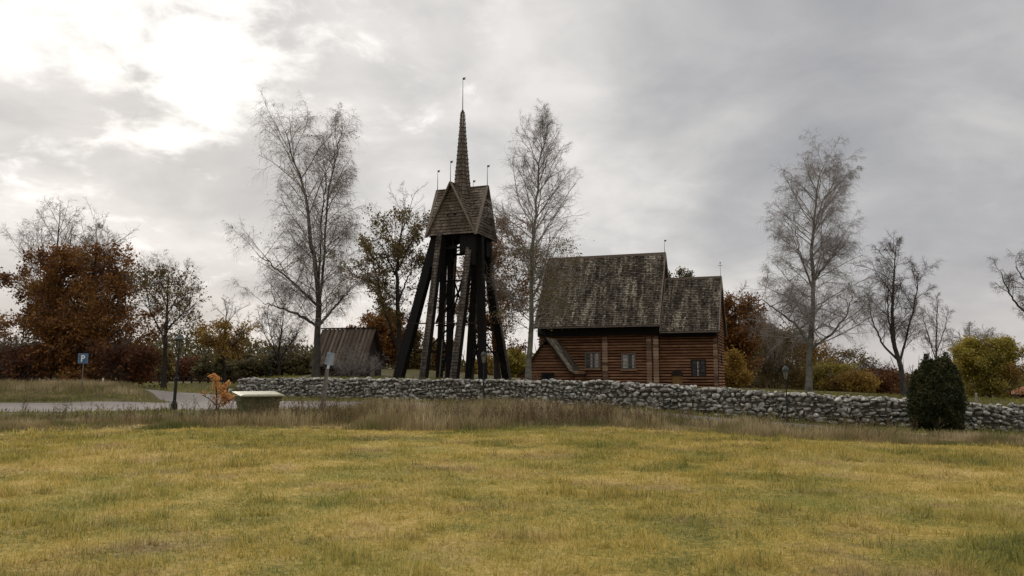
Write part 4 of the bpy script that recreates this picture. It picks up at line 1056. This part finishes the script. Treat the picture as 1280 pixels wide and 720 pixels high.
# legs
def leg(name, bot, top, w, h, shing=None, up=(0, -1, 0)):
    # shing: direction (tower local) of the clad face
    a = Vector(bot); b = Vector(top); mb = MB(); mb.bar(a, b, w, h, w * .92, h * .92, up=up)
    o = mb.build('leg', M['tar'], tower)
    if shing is not None:
        d = (b - a).normalized(); u = Vector(up); sx = d.cross(u).normalized(); sy = sx.cross(d).normalized()
        g = MB()
        for ax, oth, hw_, ho in ((sx, sy, w / 2, h / 2), (-sx, -sy, w / 2, h / 2), (sy, -sx, h / 2, w / 2), (-sy, sx, h / 2, w / 2)):
            if ax.dot(Vector(shing)) < .5: continue
            c0 = a + ax * (hw_ + .01); c1 = b + ax * (hw_ * .92 + .01)
            q0, q1, q2, q3 = c0 - oth * ho, c0 + oth * ho, c1 + oth * ho * .92, c1 - oth * ho * .92
            nn_ = (q1 - q0).cross(q3 - q0)
            if nn_.dot(ax) < 0: q0, q1, q2, q3 = q1, q0, q3, q2
            g.shingles(q0, q1, q2, q3, .13, .24, .06, .35)
        g.build('shingle_cladding', M['legshingle'], o)
    return o
zt_ = zE - .15
def LG(pb, pt, dvb, dvt, w, h, sh=None, yt=300):
    b_ = tl_(pb, 478, dvb); b_.z = -.1; t_ = tl_(pt, yt, dvt); t_.z = zt_
    leg('leg', b_, t_, w, h, sh)
Lf = (-1, 0, 0); Fr = (0, -1, 0); Rt = (1, 0, 0)
LG(497, 546, -1.2, -.5, .62, .62, Lf)                       # black raking leg, front left
LG(529, 551, -2.6, -1.5, .48, .5, Fr)
LG(549, 556, 2.4, 1.0, .42, .45)
LG(567.5, 590, -3.6, -1.7, .50, .5, Fr)
LG(586, 597, .6, .3, .5, .5, Rt)
LG(603.5, 600, -2.2, -1.2, .52, .5)
LG(634, 604, 2.2, .8, .52, .55, Rt)
LG(560, 568, 4.3, 1.6, .4, .4)
# central posts
LG(560.5, 563, .5, .5, .34, .34); 
# horizontal frame and braces
mb = MB(); fr = []
def bb(p, q, w=.2): mb.bar(p, q, w, w)
c4 = [Vector((-1.55, -1.55, 0)), Vector((1.55, -1.55, 0)), Vector((1.55, 1.55, 0)), Vector((-1.55, 1.55, 0))]
for z, w in ((zt_ - .06, .22), (zt_ - 1.0, .16)):
    for k in range(4):
        p, q = c4[k].copy(), c4[(k + 1) % 4].copy(); p.z = q.z = z + (.05 if k % 2 else 0); bb(p, q, w)
for k in range(4):
    p, q = c4[k].copy(), c4[(k + 1) % 4].copy(); m_ = (p + q) / 2
    for s_, e_ in ((p, m_), (m_, q)):
        a_, b__ = s_.copy(), e_.copy(); a_.z = zt_ - .2; b__.z = zt_ - .95; bb(a_, b__, .07); a_.z, b__.z = zt_ - .95, zt_ - .2; bb(a_, b__, .065)
    m_.z = zt_ - .2; n_2 = m_.copy(); n_2.z = zt_ - .95; bb(m_, n_2, .10)
    m3 = c4[k].copy(); m3.z = zt_; m4 = c4[k] * 1.06; m4.z = zt_ - 2.4; bb(m3, m4, .42)
mb.build('bell_frame', M['tar'], tower)
# dark boards closing the sides under the cap
mb = MB()
for (a_, b__) in (((-1.75, -1.7), (-.55, -1.75)), ((.65, -1.75), (1.75, -1.7)), ((1.72, -1.6), (1.72, -.6)), ((1.72, .7), (1.72, 1.6)), ((-1.72, -1.6), (-1.72, -.6)), ((-1.72, .6), (-1.72, 1.6)), ((-1.7, 1.7), (-1.2, 1.7)), ((1.2, 1.7), (1.7, 1.7))):
    A, B = Vector((*a_, 0)), Vector((*b__, 0)); A.z = B.z = zt_ - .75
    mb = MB(); mb.bar(A, B, .08, 1.3); mb.build('side_board', M['tar'], tower)
# tie rods
for (pa, ya, pb, yb, dv) in ((531, 440, 566, 405, -.6), (588, 404, 632, 462, .4), (545, 404, 584, 350, .3), (565, 350, 545, 404, .4), (586, 400, 604, 345, .6), (540, 352, 604, 350, .2), (520, 440, 558, 440, 1.4), (587, 440, 628, 440, 1.4), (549, 404, 566, 470, .8), (568, 404, 551, 470, .8), (590, 404, 601, 470, .3), (603, 404, 588, 470, .3), (560, 325, 584, 404, .9), (584, 325, 563, 404, .9)):
    mb = MB(); mb.bar(tl_(pa, ya, dv), tl_(pb, yb, dv), .13); mb.build('brace', M['tar'], tower)
mb = MB(); zr_ = at(576, 404.5, TD).z - TZ
mb.bar(tl_(512, 404.5, -1.8), tl_(604, 403.5, -1.8), .09); mb.build('tie_beam', M['dark'], tower); mb = MB(); mb.bar(tl_(545, 407, 1), tl_(628, 404.5, 1.2), .09)
mb.build('tie_beam', M['dark'], tower)
# ladder
mb = MB(); 
for q in (0, 1): mb.bar(tl_(549 + 7 * q, 476, 1.5), tl_(562 + 7 * q, 322, .6), .09, .07)
for k in range(26):
    t = (k + .5) / 26; a_ = tl_(549, 476, 1.5).lerp(tl_(562, 322, .6), t); b__ = tl_(556, 476, 1.5).lerp(tl_(569, 322, .6), t); mb.bar(a_, b__, .05)
mb.build('ladder', M['frame'], tower)
# bell hanging inside the frame
mb = MB(); bz = zt_ - 1.35; mb.lathe([(.0, 1.0), (.18, .98), (.26, .8), (.3, .45), (.38, .18), (.48, .0), (.40, 0.0), (.0, .3)], (0.2, .3, zt_ - 1.2), 16)
mb.build('bell', plain('bronze', (.05, .045, .03), .5, .2, metal=.6), tower, smooth=True)

# ------------------------------------------------------------------ small hut
hx = at(403, 412, 79).x
hut = empty('small_hut', (hx, 79, tz(hx, 79) - .1), -R(14), label='small dark hut with a steep board roof behind the bare shrub', cat='hut')
HZ = at(403, 412, 79).z - hut.location.z; HL = 5.75; HH = 2.6
mb = MB()
for s in (-1, 1):
    n = 26
    for k in range(n):
        x0, x1_ = k * HL / n, (k + 1) * HL / n - .015; zf = .08 * (k % 2); t = random.random() * .6 + .4 * (k % 2)
        a = (x0, s * HH, 1.0 + zf); b_ = (x1_ + .04, s * HH, 1.0 + zf); c = (x1_ + .04, 0, HZ + zf); d = (x0, 0, HZ + zf)
        q = [a, b_, c, d]; mb.poly(q if s < 0 else q[::-1], t, [(0, 0), (1, 0), (1, 5), (0, 5)])
        a2 = [(x0, s * HH, .93 + zf), (x0, s * HH, 1.0 + zf), (x0, 0, HZ + zf), (x0, 0, HZ - .07 + zf)]; mb.poly(a2 if s > 0 else a2[::-1], t * .5)
        a2 = [(x0, s * HH, .93), (x1_ + .04, s * HH, .93), (x1_ + .04, s * HH, 1 + zf), (x0, s * HH, 1 + zf)]; mb.poly(a2 if s < 0 else a2[::-1], t)
m, nt, b = new_mat('grey_brown_boards')
f_ = mth(nt, 'ADD', mth(nt, 'MULTIPLY', attr(nt), .5), mth(nt, 'MULTIPLY', noise(nt, 1.2, 5, sc=(4, .6, .6)), .5))
nt.links.new(ramp(nt, [(.15, (.02, .015, .011)), (.5, (.07, .052, .038)), (.85, (.17, .13, .10))], f_), b.inputs['Base Color']); b.inputs['Roughness'].default_value = .85
M['boards'] = m
mb.build('roof', M['boards'], hut)
mb = MB(); w_ = .35
for x_, o_ in ((w_, -1), (HL - w_, 1)):
    q = [(x_, -HH + .4, 0), (x_, HH - .4, 0), (x_, HH - .4, 1.5), (x_, 0, HZ - .15), (x_, -HH + .4, 1.5)]; mb.poly(q if o_ > 0 else q[::-1])
for y_ in (-HH + .4, HH - .4): mb.poly([(w_, y_, 0), (HL - w_, y_, 0), (HL - w_, y_, 1.6), (w_, y_, 1.6)])
mb.build('wall', M['dark'], hut)
mb = MB(); mb.bar((-.1, 0, HZ + .1), (HL + .1, 0, HZ + .1), .22, .12); mb.build('ridge_board', M['dark'], hut)
mb = MB(); mb.box((HL - w_ + .003, -.6, 0), (HL - w_ + .06, .5, 1.9)); dd = mb.build('door', M['frame'], hut)

# ------------------------------------------------------------------ cottage at right edge
cx = at(1259, 500, 82).x
cot = empty('red_cottage', (cx, 82, at(1259, 500, 82).z - 1.1), -R(31), label='low red cottage with an orange brown roof at the right edge', cat='cottage')
CW, CD_ = 9.0, 6.0; gz = at(1259, 491.5, 82).z - cot.location.z
mb = MB()
for k in range(int(CW / .2)): mb.box((k * .2, -.02 * (k % 2), -.6), (k * .2 + .195, .1, gz), random.random())
mb.box((.002, .1, -.6), (.1, CD_, gz)); mb.box((CW - .1, .1, -.6), (CW, CD_, gz)); mb.box((.1, CD_ - .1, -.6), (CW - .1, CD_ - .002, gz))
mb.build('wall', plain('falu_red_boards', (.07, .016, .012), .85, .3, 5), cot)
mb = MB()
mb.shingles((-.4, -.5, gz - .1), (CW + .4, -.5, gz - .1), (CW - 3.0, CD_ / 2, gz + 1.15), (3.0, CD_ / 2, gz + 1.15), .25, .3, .03)
mb.shingles((CW + .4, CD_ + .5, gz - .1), (-.4, CD_ + .5, gz - .1), (3.0, CD_ / 2, gz + 1.15), (CW - 3.0, CD_ / 2, gz + 1.15), .25, .3, .03)
mb.shingles((-.4, CD_ + .5, gz - .1), (-.4, -.5, gz - .1), (3.0, CD_ / 2, gz + 1.15), (3.0, CD_ / 2, gz + 1.15), .25, .3, .03)
mb.shingles((CW + .4, -.5, gz - .1), (CW + .4, CD_ + .5, gz - .1), (CW - 3.0, CD_ / 2, gz + 1.15), (CW - 3.0, CD_ / 2, gz + 1.15), .25, .3, .03)
mb.build('roof', plain('orange_clay_tiles', (.27, .115, .06), .8, .3, 3), cot)
mb = MB(); wx = 1.2
for k, x_ in enumerate((wx, 4.2, 6.6)):
    f = MB(); f.box((x_ - .08, -.10, -.02), (x_ + .98, -.03, 1.0)); fo = f.build('window', plain('white_paint', (.6, .6, .58), .6, .1), cot)
    g = MB(); g.box((x_ + .02, -.12, .08), (x_ + .42, -.101, .9)); g.box((x_ + .48, -.12, .08), (x_ + .88, -.101, .9)); g.build('pane', M['glass'], fo)

# ------------------------------------------------------------------ street furniture
M['lampiron'] = plain('lamp_iron', (.022, .024, .022), .5, .25, 8)
M['lampglass'] = plain('frosted_lamp_glass', (.16, .15, .11), .35, .15)
def lamp(label, px, py_base, D, py_top, hood='flat', tilt=0.0, z=None, post_w=1.0):
    p = at(px, py_base, D); z = tz(p.x, D) if z is None else z
    Ht = at(px, py_top, D).z - z
    o = empty('lamp_post', (p.x, D, z), label=label, cat='street lamp', group='old fashioned lantern posts'); o.rotation_euler = (0, tilt, 0)
    mb = MB(); h = Ht; lz = h - .62; q = post_w
    mb.lathe([(.15 * q, 0), (.15 * q, .28), (.11 * q, .30), (.10 * q, .36), (.075 * q, .40), (.068 * q, h * .40), (.095 * q, h * .405), (.095 * q, h * .42), (.05 * q, h * .43), (.04 * q, lz - .05), (.08, lz - .03), (.08, lz)], n=10)
    mb.build('post', M['lampiron'], o, True)
    mb = MB(); mb.lathe([(.085, lz + .005), (.155, lz + .40)], n=6); mb.build('lantern_glass', M['lampglass'], o)
    mb = MB(); n = 6
    for k in range(n):
        a = 2 * math.pi * k / n; mb.bar((.09 * math.cos(a), .09 * math.sin(a), lz), (.16 * math.cos(a), .16 * math.sin(a), lz + .41), .018)
    mb.build('lantern_frame', M['lampiron'], o)
    mb = MB()
    if hood == 'flat': mb.lathe([(.17, lz + .39), (.29 * q ** .8, lz + .40), (.28 * q ** .8, lz + .43), (.13, lz + .53), (.07, lz + .60), (.03, lz + .66), (0, lz + .67)], n=12)
    else: mb.lathe([(.16, lz + .39), (.18, lz + .41), (.16, lz + .52), (.09, lz + .61), (.03, lz + .66), (0, lz + .70)], n=12)
    mb.build('hood', M['lamphood'], o, False)
    return o
M['lamphood'] = plain('weathered_hood', (.04, .045, .04), .5, .3, 8)
lamp('black lantern post standing in the rough grass left of the orange sapling', 217, 515, 37, 418.5, 'flat', R(2.2))
lamp('lantern post with a domed hood in front of the wall and tower', 604.5, 502, 47, 440.5, 'dome', 0, post_w=.75)
lamp('thin dark lantern post in front of the wall by the right birch', 984.5, 528, 39.6, 458.5, 'dome', 0, post_w=.6)
lamp('small lantern post behind the wall left of the tallest birch', 339, 470, 72, 437.5, 'dome', 0, post_w=1.1)

# parking sign
p = at(102.3, 485, 50); z = tz(p.x, 50)
sg = empty('parking_sign', (p.x, 50, z), label='blue square parking sign with a white P on a thin pole', cat='road sign')
pz = at(102.3, 448, 50).z - z
mb = MB(); mb.lathe([(.035, 0), (.035, pz + .28), (0, pz + .285)], n=8); mb.build('pole', plain('galvanised_steel', (.16, .13, .11), .5, .2, metal=.2), sg, True)
mb = MB(); s_ = .315; mb.box((-s_, -.065, pz - s_), (s_, -.045, pz + s_)); pl = mb.build('plate', plain('faded_blue_enamel', (.07, .125, .20), .45, .15, 4), sg)
mb = MB()
for a, b_ in (((-s_ + .015, pz + s_ - .04), (s_ - .015, pz + s_ - .02)), ((-s_ + .015, pz - s_ + .02), (s_ - .015, pz - s_ + .04)), ((-s_ + .015, pz - s_ + .042), (-s_ + .035, pz + s_ - .042)), ((s_ - .035, pz - s_ + .042), (s_ - .015, pz + s_ - .042))):
    mb.box((a[0], -.069, a[1]), (b_[0], -.066, b_[1]))
mb.build('border', plain('pale_border', (.22, .28, .33), .5, .1), pl)
def P_letter(parent, cx, cz, h, y):
    # letter P: stem plus half ring bowl
    mb = MB(); w = h * .17; x0 = cx - h * .28
    mb.box((x0, y - .004, cz - h / 2), (x0 + w, y, cz + h / 2))
    ro, ri = h * .28, h * .28 - w * .95; czr = cz + h / 2 - ro; xc = x0 + h * .30; n = 14
    for zz0 in (cz + h / 2 - (ro - ri), czr - ro): mb.box((x0 + w, y - .004, zz0), (xc, y, zz0 + (ro - ri)))
    for k in range(n):
        a0, a1 = -math.pi / 2 + math.pi * k / n, -math.pi / 2 + math.pi * (k + 1) / n
        pts = [(xc + r * math.cos(a), y - .004, czr + r * math.sin(a)) for r, a in ((ri, a0), (ro, a0), (ro, a1), (ri, a1))]; mb.poly(pts)
    return mb.build('letter', plain('white_reflective', (.75, .75, .72), .5, .05), parent)
P_letter(pl, .0, pz, .42, -.067)
# info sign, leaning
b0 = at(404.5, 519, 35); zb = tz(b0.x, 35); tp = at(411, 457, 35)
sg = empty('information_sign', (b0.x, 35, zb), label='leaning pole with a pale grey tilted information plate before the hut', cat='sign')
top = Vector((tp.x - b0.x, 0, tp.z - zb)); tilt_a = math.atan2(top.x, top.z)
mb = MB(); mb.bar((0, 0, -.1), tuple(top * 1.12), .055, .05); mb.build('pole', plain('grey_steel_pole', (.17, .17, .16), .6, .2), sg)
from mathutils import Matrix
Mx = Matrix.Translation(top) @ Matrix.Rotation(R(11), 4, 'Y')
mb = MB(); mb.box((-.175, -.06, .03), (.175, -.035, .58), M=Mx); pl = mb.build('plate', plain('weathered_pale_plate', (.27, .30, .33), .55, .35, 3), sg)
mb = MB(); mb.box((-.24, -.05, -.10), (.24, -.028, .028), M=Mx); mb.build('lower_bracket', M['lampiron'], sg)
mb = MB(); mb.box((-.05, -.075, -.14), (.06, -.052, .02), M=Mx); mb.build('clamp', plain('white_clamp', (.5, .52, .52), .5, .1), sg)
# wooden marker beside it
b1 = at(402.5, 519, 36); mb = MB(); zb1 = tz(b1.x, 36); hz = at(403, 459, 36).z
mb.bar((b1.x - .05, 36, zb1), (b1.x + .18, 36, hz), .13, .06); o = mb.build('wooden_stake', M['frame'], None); tag(o, label='short grey wooden stake behind the information sign', cat='stake')

# grit bin
gp = at(322, 519, 33); gz_ = tz(gp.x, 33)
bin_ = empty('grit_bin', (gp.x, 33, gz_), R(33), label='green grit bin with a pale sloping lid in the rough grass', cat='grit bin')
gtop = at(322, 492, 33).z - gz_
M['bin'] = plain('mossy_green_plastic', (.095, .105, .048), .6, .4, 3, sc=(1, 1, .5)); M['lid'] = plain('pale_green_lid', (.20, .195, .12), .55, .18, 4)
def frust(mb, x0, y0, z0, x1, y1, z1):
    a = [(-x0, -y0, z0), (x0, -y0, z0), (x0, y0, z0), (-x0, y0, z0)]; c = [(-x1, -y1, z1), (x1, -y1, z1), (x1, y1, z1), (-x1, y1, z1)]
    mb.poly(a[::-1]); mb.poly(c)
    for k in range(4): mb.poly([a[k], a[(k + 1) % 4], c[(k + 1) % 4], c[k]])
mb = MB(); frust(mb, .66, .42, 0, .76, .5, gtop * .62); bo = mb.build('body', M['bin'], bin_)
mb = MB(); frust(mb, .80, .53, gtop * .62 + .003, .82, .56, gtop * .90); mb.build('collar', M['bin'], bin_)
mb = MB()
for k in range(5): x_ = -.6 + .3 * k; mb.bar((x_ * .9, -.435, .05), (x_, -.50, gtop * .6), .05, .03)
mb.build('rib', M['bin'], bo)
mb = MB(); zf, zb2 = gtop * .86, gtop * 1.10; xo, yo = .90, .72
A = [(-xo, -yo, zf), (xo, -yo, zf), (xo, yo, zb2 - .05), (-xo, yo, zb2 - .05)]; B = [(-xo, -yo, zf + .045), (xo, -yo, zf + .045), (xo, yo, zb2), (-xo, yo, zb2)]
C_ = [(-xo + .16, -yo + .14, zf + .10), (xo - .16, -yo + .14, zf + .10), (xo - .16, yo - .14, zb2 + .01), (-xo + .16, yo - .14, zb2 + .01)]
mb.poly(A[::-1]); mb.poly(C_)
for k in range(4): mb.poly([A[k], A[(k + 1) % 4], B[(k + 1) % 4], B[k]]); mb.poly([B[k], B[(k + 1) % 4], C_[(k + 1) % 4], C_[k]])
mb.build('lid', M['lid'], bin_)

# rail fence far left
def fence():
    a = at(140, 476, 103); b_ = at(303, 476, 97); n = 17
    root = empty('rail_fence', (a.x, a.y, tz(a.x, a.y)), label='dark two rail wooden fence beyond the lane at left', cat='fence')
    o = root.location; pts = []
    for k in range(n):
        t = k / (n - 1); x, y = a.x + (b_.x - a.x) * t, a.y + (b_.y - a.y) * t; pts.append(Vector((x, y, tz(x, y))) - o)
    for p in pts: mb = MB(); mb.box((p.x - .09, p.y - .09, p.z), (p.x + .09, p.y + .09, p.z + 1.0), random.random()); mb.build('post', M['fence'], root)
    for h in (.35, .85):
        mb = MB()
        for p, q in zip(pts[:-1], pts[1:]): mb.bar(p + Vector((0, -.12, h)), q + Vector((0, -.12, h)), .06, .17)
        mb.build('rail', M['fence'], root)
M['fence'] = plain('dark_brown_rail', (.035, .02, .013), .8, .3, 4)
fence()
# small posts
def post(name, label, px, top, D, w, mat, cat='post', tl=0, base=None):
    p = at(px, top, D); z = tz(p.x, D); mb = MB(); mb.bar((p.x, D, z - .1), (p.x + tl, D, p.z - .06), w, w, w * .9, w * .9); mb.bar((p.x + tl, D, p.z - .06), (p.x + tl, D, p.z), w * .9, w * .9, w * .5, w * .5)
    o = mb.build(name, mat); tag(o, label=label, cat=cat)
M['white'] = plain('weathered_white', (.55, .52, .45), .7, .2)
post('marker_post', 'small white marker post on the mound right of the parking sign', 129, 472.5, 54, .10, M['white'])
post('wooden_post', 'pale wooden post behind the wall right of the juniper', 1220, 491, 43, .10, plain('grey_wood', (.26, .23, .18), .8, .2))
# bench at wall end
bp = at(291, 491, 64); z = tz(bp.x, 64)
bn = empty('bench', (bp.x, 64, z), R(8), label='dark low bench beside the left end of the stone wall', cat='bench')
for k in range(3):
    mb = MB(); mb.box((-.62, -.22 + k * .16, .44), (.62, -.08 + k * .16, .49)); mb.build('seat_board', M['dark'], bn)
for q in (-.5, .5): mb = MB(); mb.box((q - .07, -.2, 0), (q + .07, .22, .439)); mb.build('leg', M['dark'], bn)
P1_ = stones(np.array([[0, 0, .17]]), np.array([[.4, .35, .4]]), np.array([0.]), 5)
o = np_mesh('pale_stone', P1_.reshape(-1, 3) , IF.ravel(), np.full(len(IF), 3), M['stone'], tint=np.full(len(IF), .95)); o.location = (bp.x - .05, 63.5, z); tag(o, label='pale stone block in front of the dark bench', cat='stone')

# ------------------------------------------------------------------ world, sun
SUN_AZ = math.atan2(at(190, 80, 1).x, 1.0); SUN_EL = math.atan2(ray(190, 80).z, math.hypot(ray(190, 80).x, ray(190, 80).y))
w = bpy.data.worlds.new('World'); scene.world = w; w.use_nodes = True; nt = w.node_tree; nt.nodes.clear()
out = nt.nodes.new('ShaderNodeOutputWorld')
sky = nt.nodes.new('ShaderNodeTexSky'); sky.sky_type = 'NISHITA'; sky.sun_disc = False; sky.sun_elevation = SUN_EL; sky.sun_rotation = SUN_AZ
bg1 = nt.nodes.new('ShaderNodeBackground'); bg1.inputs[1].default_value = .05; nt.links.new(sky.outputs[0], bg1.inputs[0])
tc = nt.nodes.new('ShaderNodeTexCoord'); V = tc.outputs['Generated']
sep = nt.nodes.new('ShaderNodeSeparateXYZ'); nt.links.new(V, sep.inputs[0])
X_, Y_, Z_ = sep.outputs
den = mth(nt, 'ADD', mth(nt, 'MAXIMUM', Z_, 0.0), .30)
cmb = nt.nodes.new('ShaderNodeCombineXYZ'); nt.links.new(mth(nt, 'DIVIDE', X_, den), cmb.inputs[0]); nt.links.new(mth(nt, 'DIVIDE', Y_, den), cmb.inputs[1]); cmb.inputs[2].default_value = 3.7
def wn(scale, detail, rough, dist=0, off=(0, 0, 0)):
    mp = nt.nodes.new('ShaderNodeMapping'); mp.inputs['Location'].default_value = off; nt.links.new(cmb.outputs[0], mp.inputs[0])
    n = nt.nodes.new('ShaderNodeTexNoise'); n.inputs['Scale'].default_value = scale; n.inputs['Detail'].default_value = detail; n.inputs['Roughness'].default_value = rough; n.inputs['Distortion'].default_value = dist
    nt.links.new(mp.outputs[0], n.inputs['Vector']); return n.outputs['Fac']
def dotdir(d):
    v = nt.nodes.new('ShaderNodeVectorMath'); v.operation = 'DOT_PRODUCT'; d = Vector(d).normalized(); v.inputs[1].default_value = d
    nrm = nt.nodes.new('ShaderNodeVectorMath'); nrm.operation = 'NORMALIZE'; nt.links.new(V, nrm.inputs[0]); nt.links.new(nrm.outputs[0], v.inputs[0]); return v.outputs['Value']
def lobe(px, py, deg, power=1.0):          # soft lobe, 1 at centre, 0 at deg
    c = math.cos(R(deg)); m = nt.nodes.new('ShaderNodeMapRange'); m.interpolation_type = 'SMOOTHSTEP'; m.inputs[1].default_value = c; m.inputs[2].default_value = 1.0
    nt.links.new(dotdir(ray(px, py)), m.inputs[0]); return m.outputs[0]
n1 = wn(1.7, 7, .52, .5, (2.2, 5.1, 0)); n2 = wn(4.6, 6, .55, .35, (4, 2, 1)); n3 = wn(.8, 3, .5, .2, (9, 1, 3))
f = mth(nt, 'ADD', mth(nt, 'MULTIPLY', spread(nt, n1, .33, .67), .52), mth(nt, 'MULTIPLY', spread(nt, n2, .30, .70), .30))
f = mth(nt, 'ADD', f, mth(nt, 'MULTIPLY', spread(nt, n3, .35, .65), .22))
# broad brightness: light to the left and low in the middle, darker grey to the upper right
f = mth(nt, 'ADD', f, mth(nt, 'MULTIPLY', lobe(600, 350, 26), .42))
f = mth(nt, 'ADD', f, mth(nt, 'MULTIPLY', lobe(690, 90, 7), .25)); f = mth(nt, 'ADD', f, mth(nt, 'MULTIPLY', lobe(150, 110, 20), .20)); f = mth(nt, 'ADD', f, mth(nt, 'MULTIPLY', lobe(1230, 60, 9), .22))
f = mth(nt, 'SUBTRACT', f, mth(nt, 'MULTIPLY', lobe(900, 60, 13), .25))
f = mth(nt, 'SUBTRACT', f, mth(nt, 'MULTIPLY', lobe(1160, 260, 16), .25))
f = mth(nt, 'SUBTRACT', f, mth(nt, 'MULTIPLY', lobe(330, 200, 8), .14))
base = ramp(nt, [(0, (.335, .335, .352)), (.35, (.425, .42, .428)), (.65, (.54, .53, .52)), (1, (.74, .71, .685))], f)
low = spread(nt, Z_, .16, .0); base = mixc(nt, mth(nt, 'MULTIPLY', low, .5), base, (.60, .545, .515))
# break in the cloud
n4 = wn(11, 6, .6, .3, (1, 7, 2))
hole = mth(nt, 'ADD', mth(nt, 'MULTIPLY', lobe(165, 45, 10.5), .52), mth(nt, 'MULTIPLY', lobe(310, 62, 7.5), .38))
hole = mth(nt, 'ADD', hole, mth(nt, 'MULTIPLY', mth(nt, 'SUBTRACT', n4, .5), 1.9))
hole = mth(nt, 'ADD', hole, mth(nt, 'MULTIPLY', lobe(210, 105, 7), .22)); hole = mth(nt, 'ADD', hole, mth(nt, 'MULTIPLY', lobe(80, 45, 5), .25))
hole = mth(nt, 'ADD', hole, mth(nt, 'MULTIPLY', mth(nt, 'SUBTRACT', n2, .5), 2.0)); hole = mth(nt, 'ADD', hole, mth(nt, 'MULTIPLY', mth(nt, 'SUBTRACT', n1, .5), .8))
hole = mth(nt, 'SUBTRACT', hole, mth(nt, 'MULTIPLY', lobe(115, 105, 5), .35))
hs = nt.nodes.new('ShaderNodeMapRange'); hs.interpolation_type = 'SMOOTHSTEP'; hs.inputs[1].default_value = .15; hs.inputs[2].default_value = .95; nt.links.new(hole, hs.inputs[0])
gate = lobe(190, 80, 27)
hf = mth(nt, 'MULTIPLY', hs.outputs[0], spread(nt, gate, 0, .35))
cloud = mixc(nt, hf, base, (1.0, .97, .93))
# overcast sky grows brighter towards the zenith
zen = nt.nodes.new('ShaderNodeMapRange'); zen.inputs[1].default_value = .46; zen.inputs[2].default_value = .95; zen.inputs[3].default_value = 1.0; zen.inputs[4].default_value = 3.6; nt.links.new(Z_, zen.inputs[0])
bg2 = nt.nodes.new('ShaderNodeBackground'); nt.links.new(cloud, bg2.inputs[0]); nt.links.new(zen.outputs[0], bg2.inputs[1])
mx = nt.nodes.new('ShaderNodeMixShader'); mx.inputs[0].default_value = .94
nt.links.new(bg1.outputs[0], mx.inputs[1]); nt.links.new(bg2.outputs[0], mx.inputs[2]); nt.links.new(mx.outputs[0], out.inputs[0])
ld = bpy.data.lights.new('sun', 'SUN'); ld.energy = 1.2; ld.angle = R(14); ld.color = (1, .93, .84)
lo = bpy.data.objects.new('sun', ld); COL.objects.link(lo)
sd = ray(190, 80).normalized(); lo.rotation_euler = (-sd).to_track_quat('-Z', 'Y').to_euler()

scene.view_settings.view_transform = 'Standard'; scene.view_settings.look = 'None'; scene.view_settings.exposure = .22; scene.view_settings.gamma = 1
scene.render.engine = 'CYCLES'
scene.cycles.max_bounces = 6
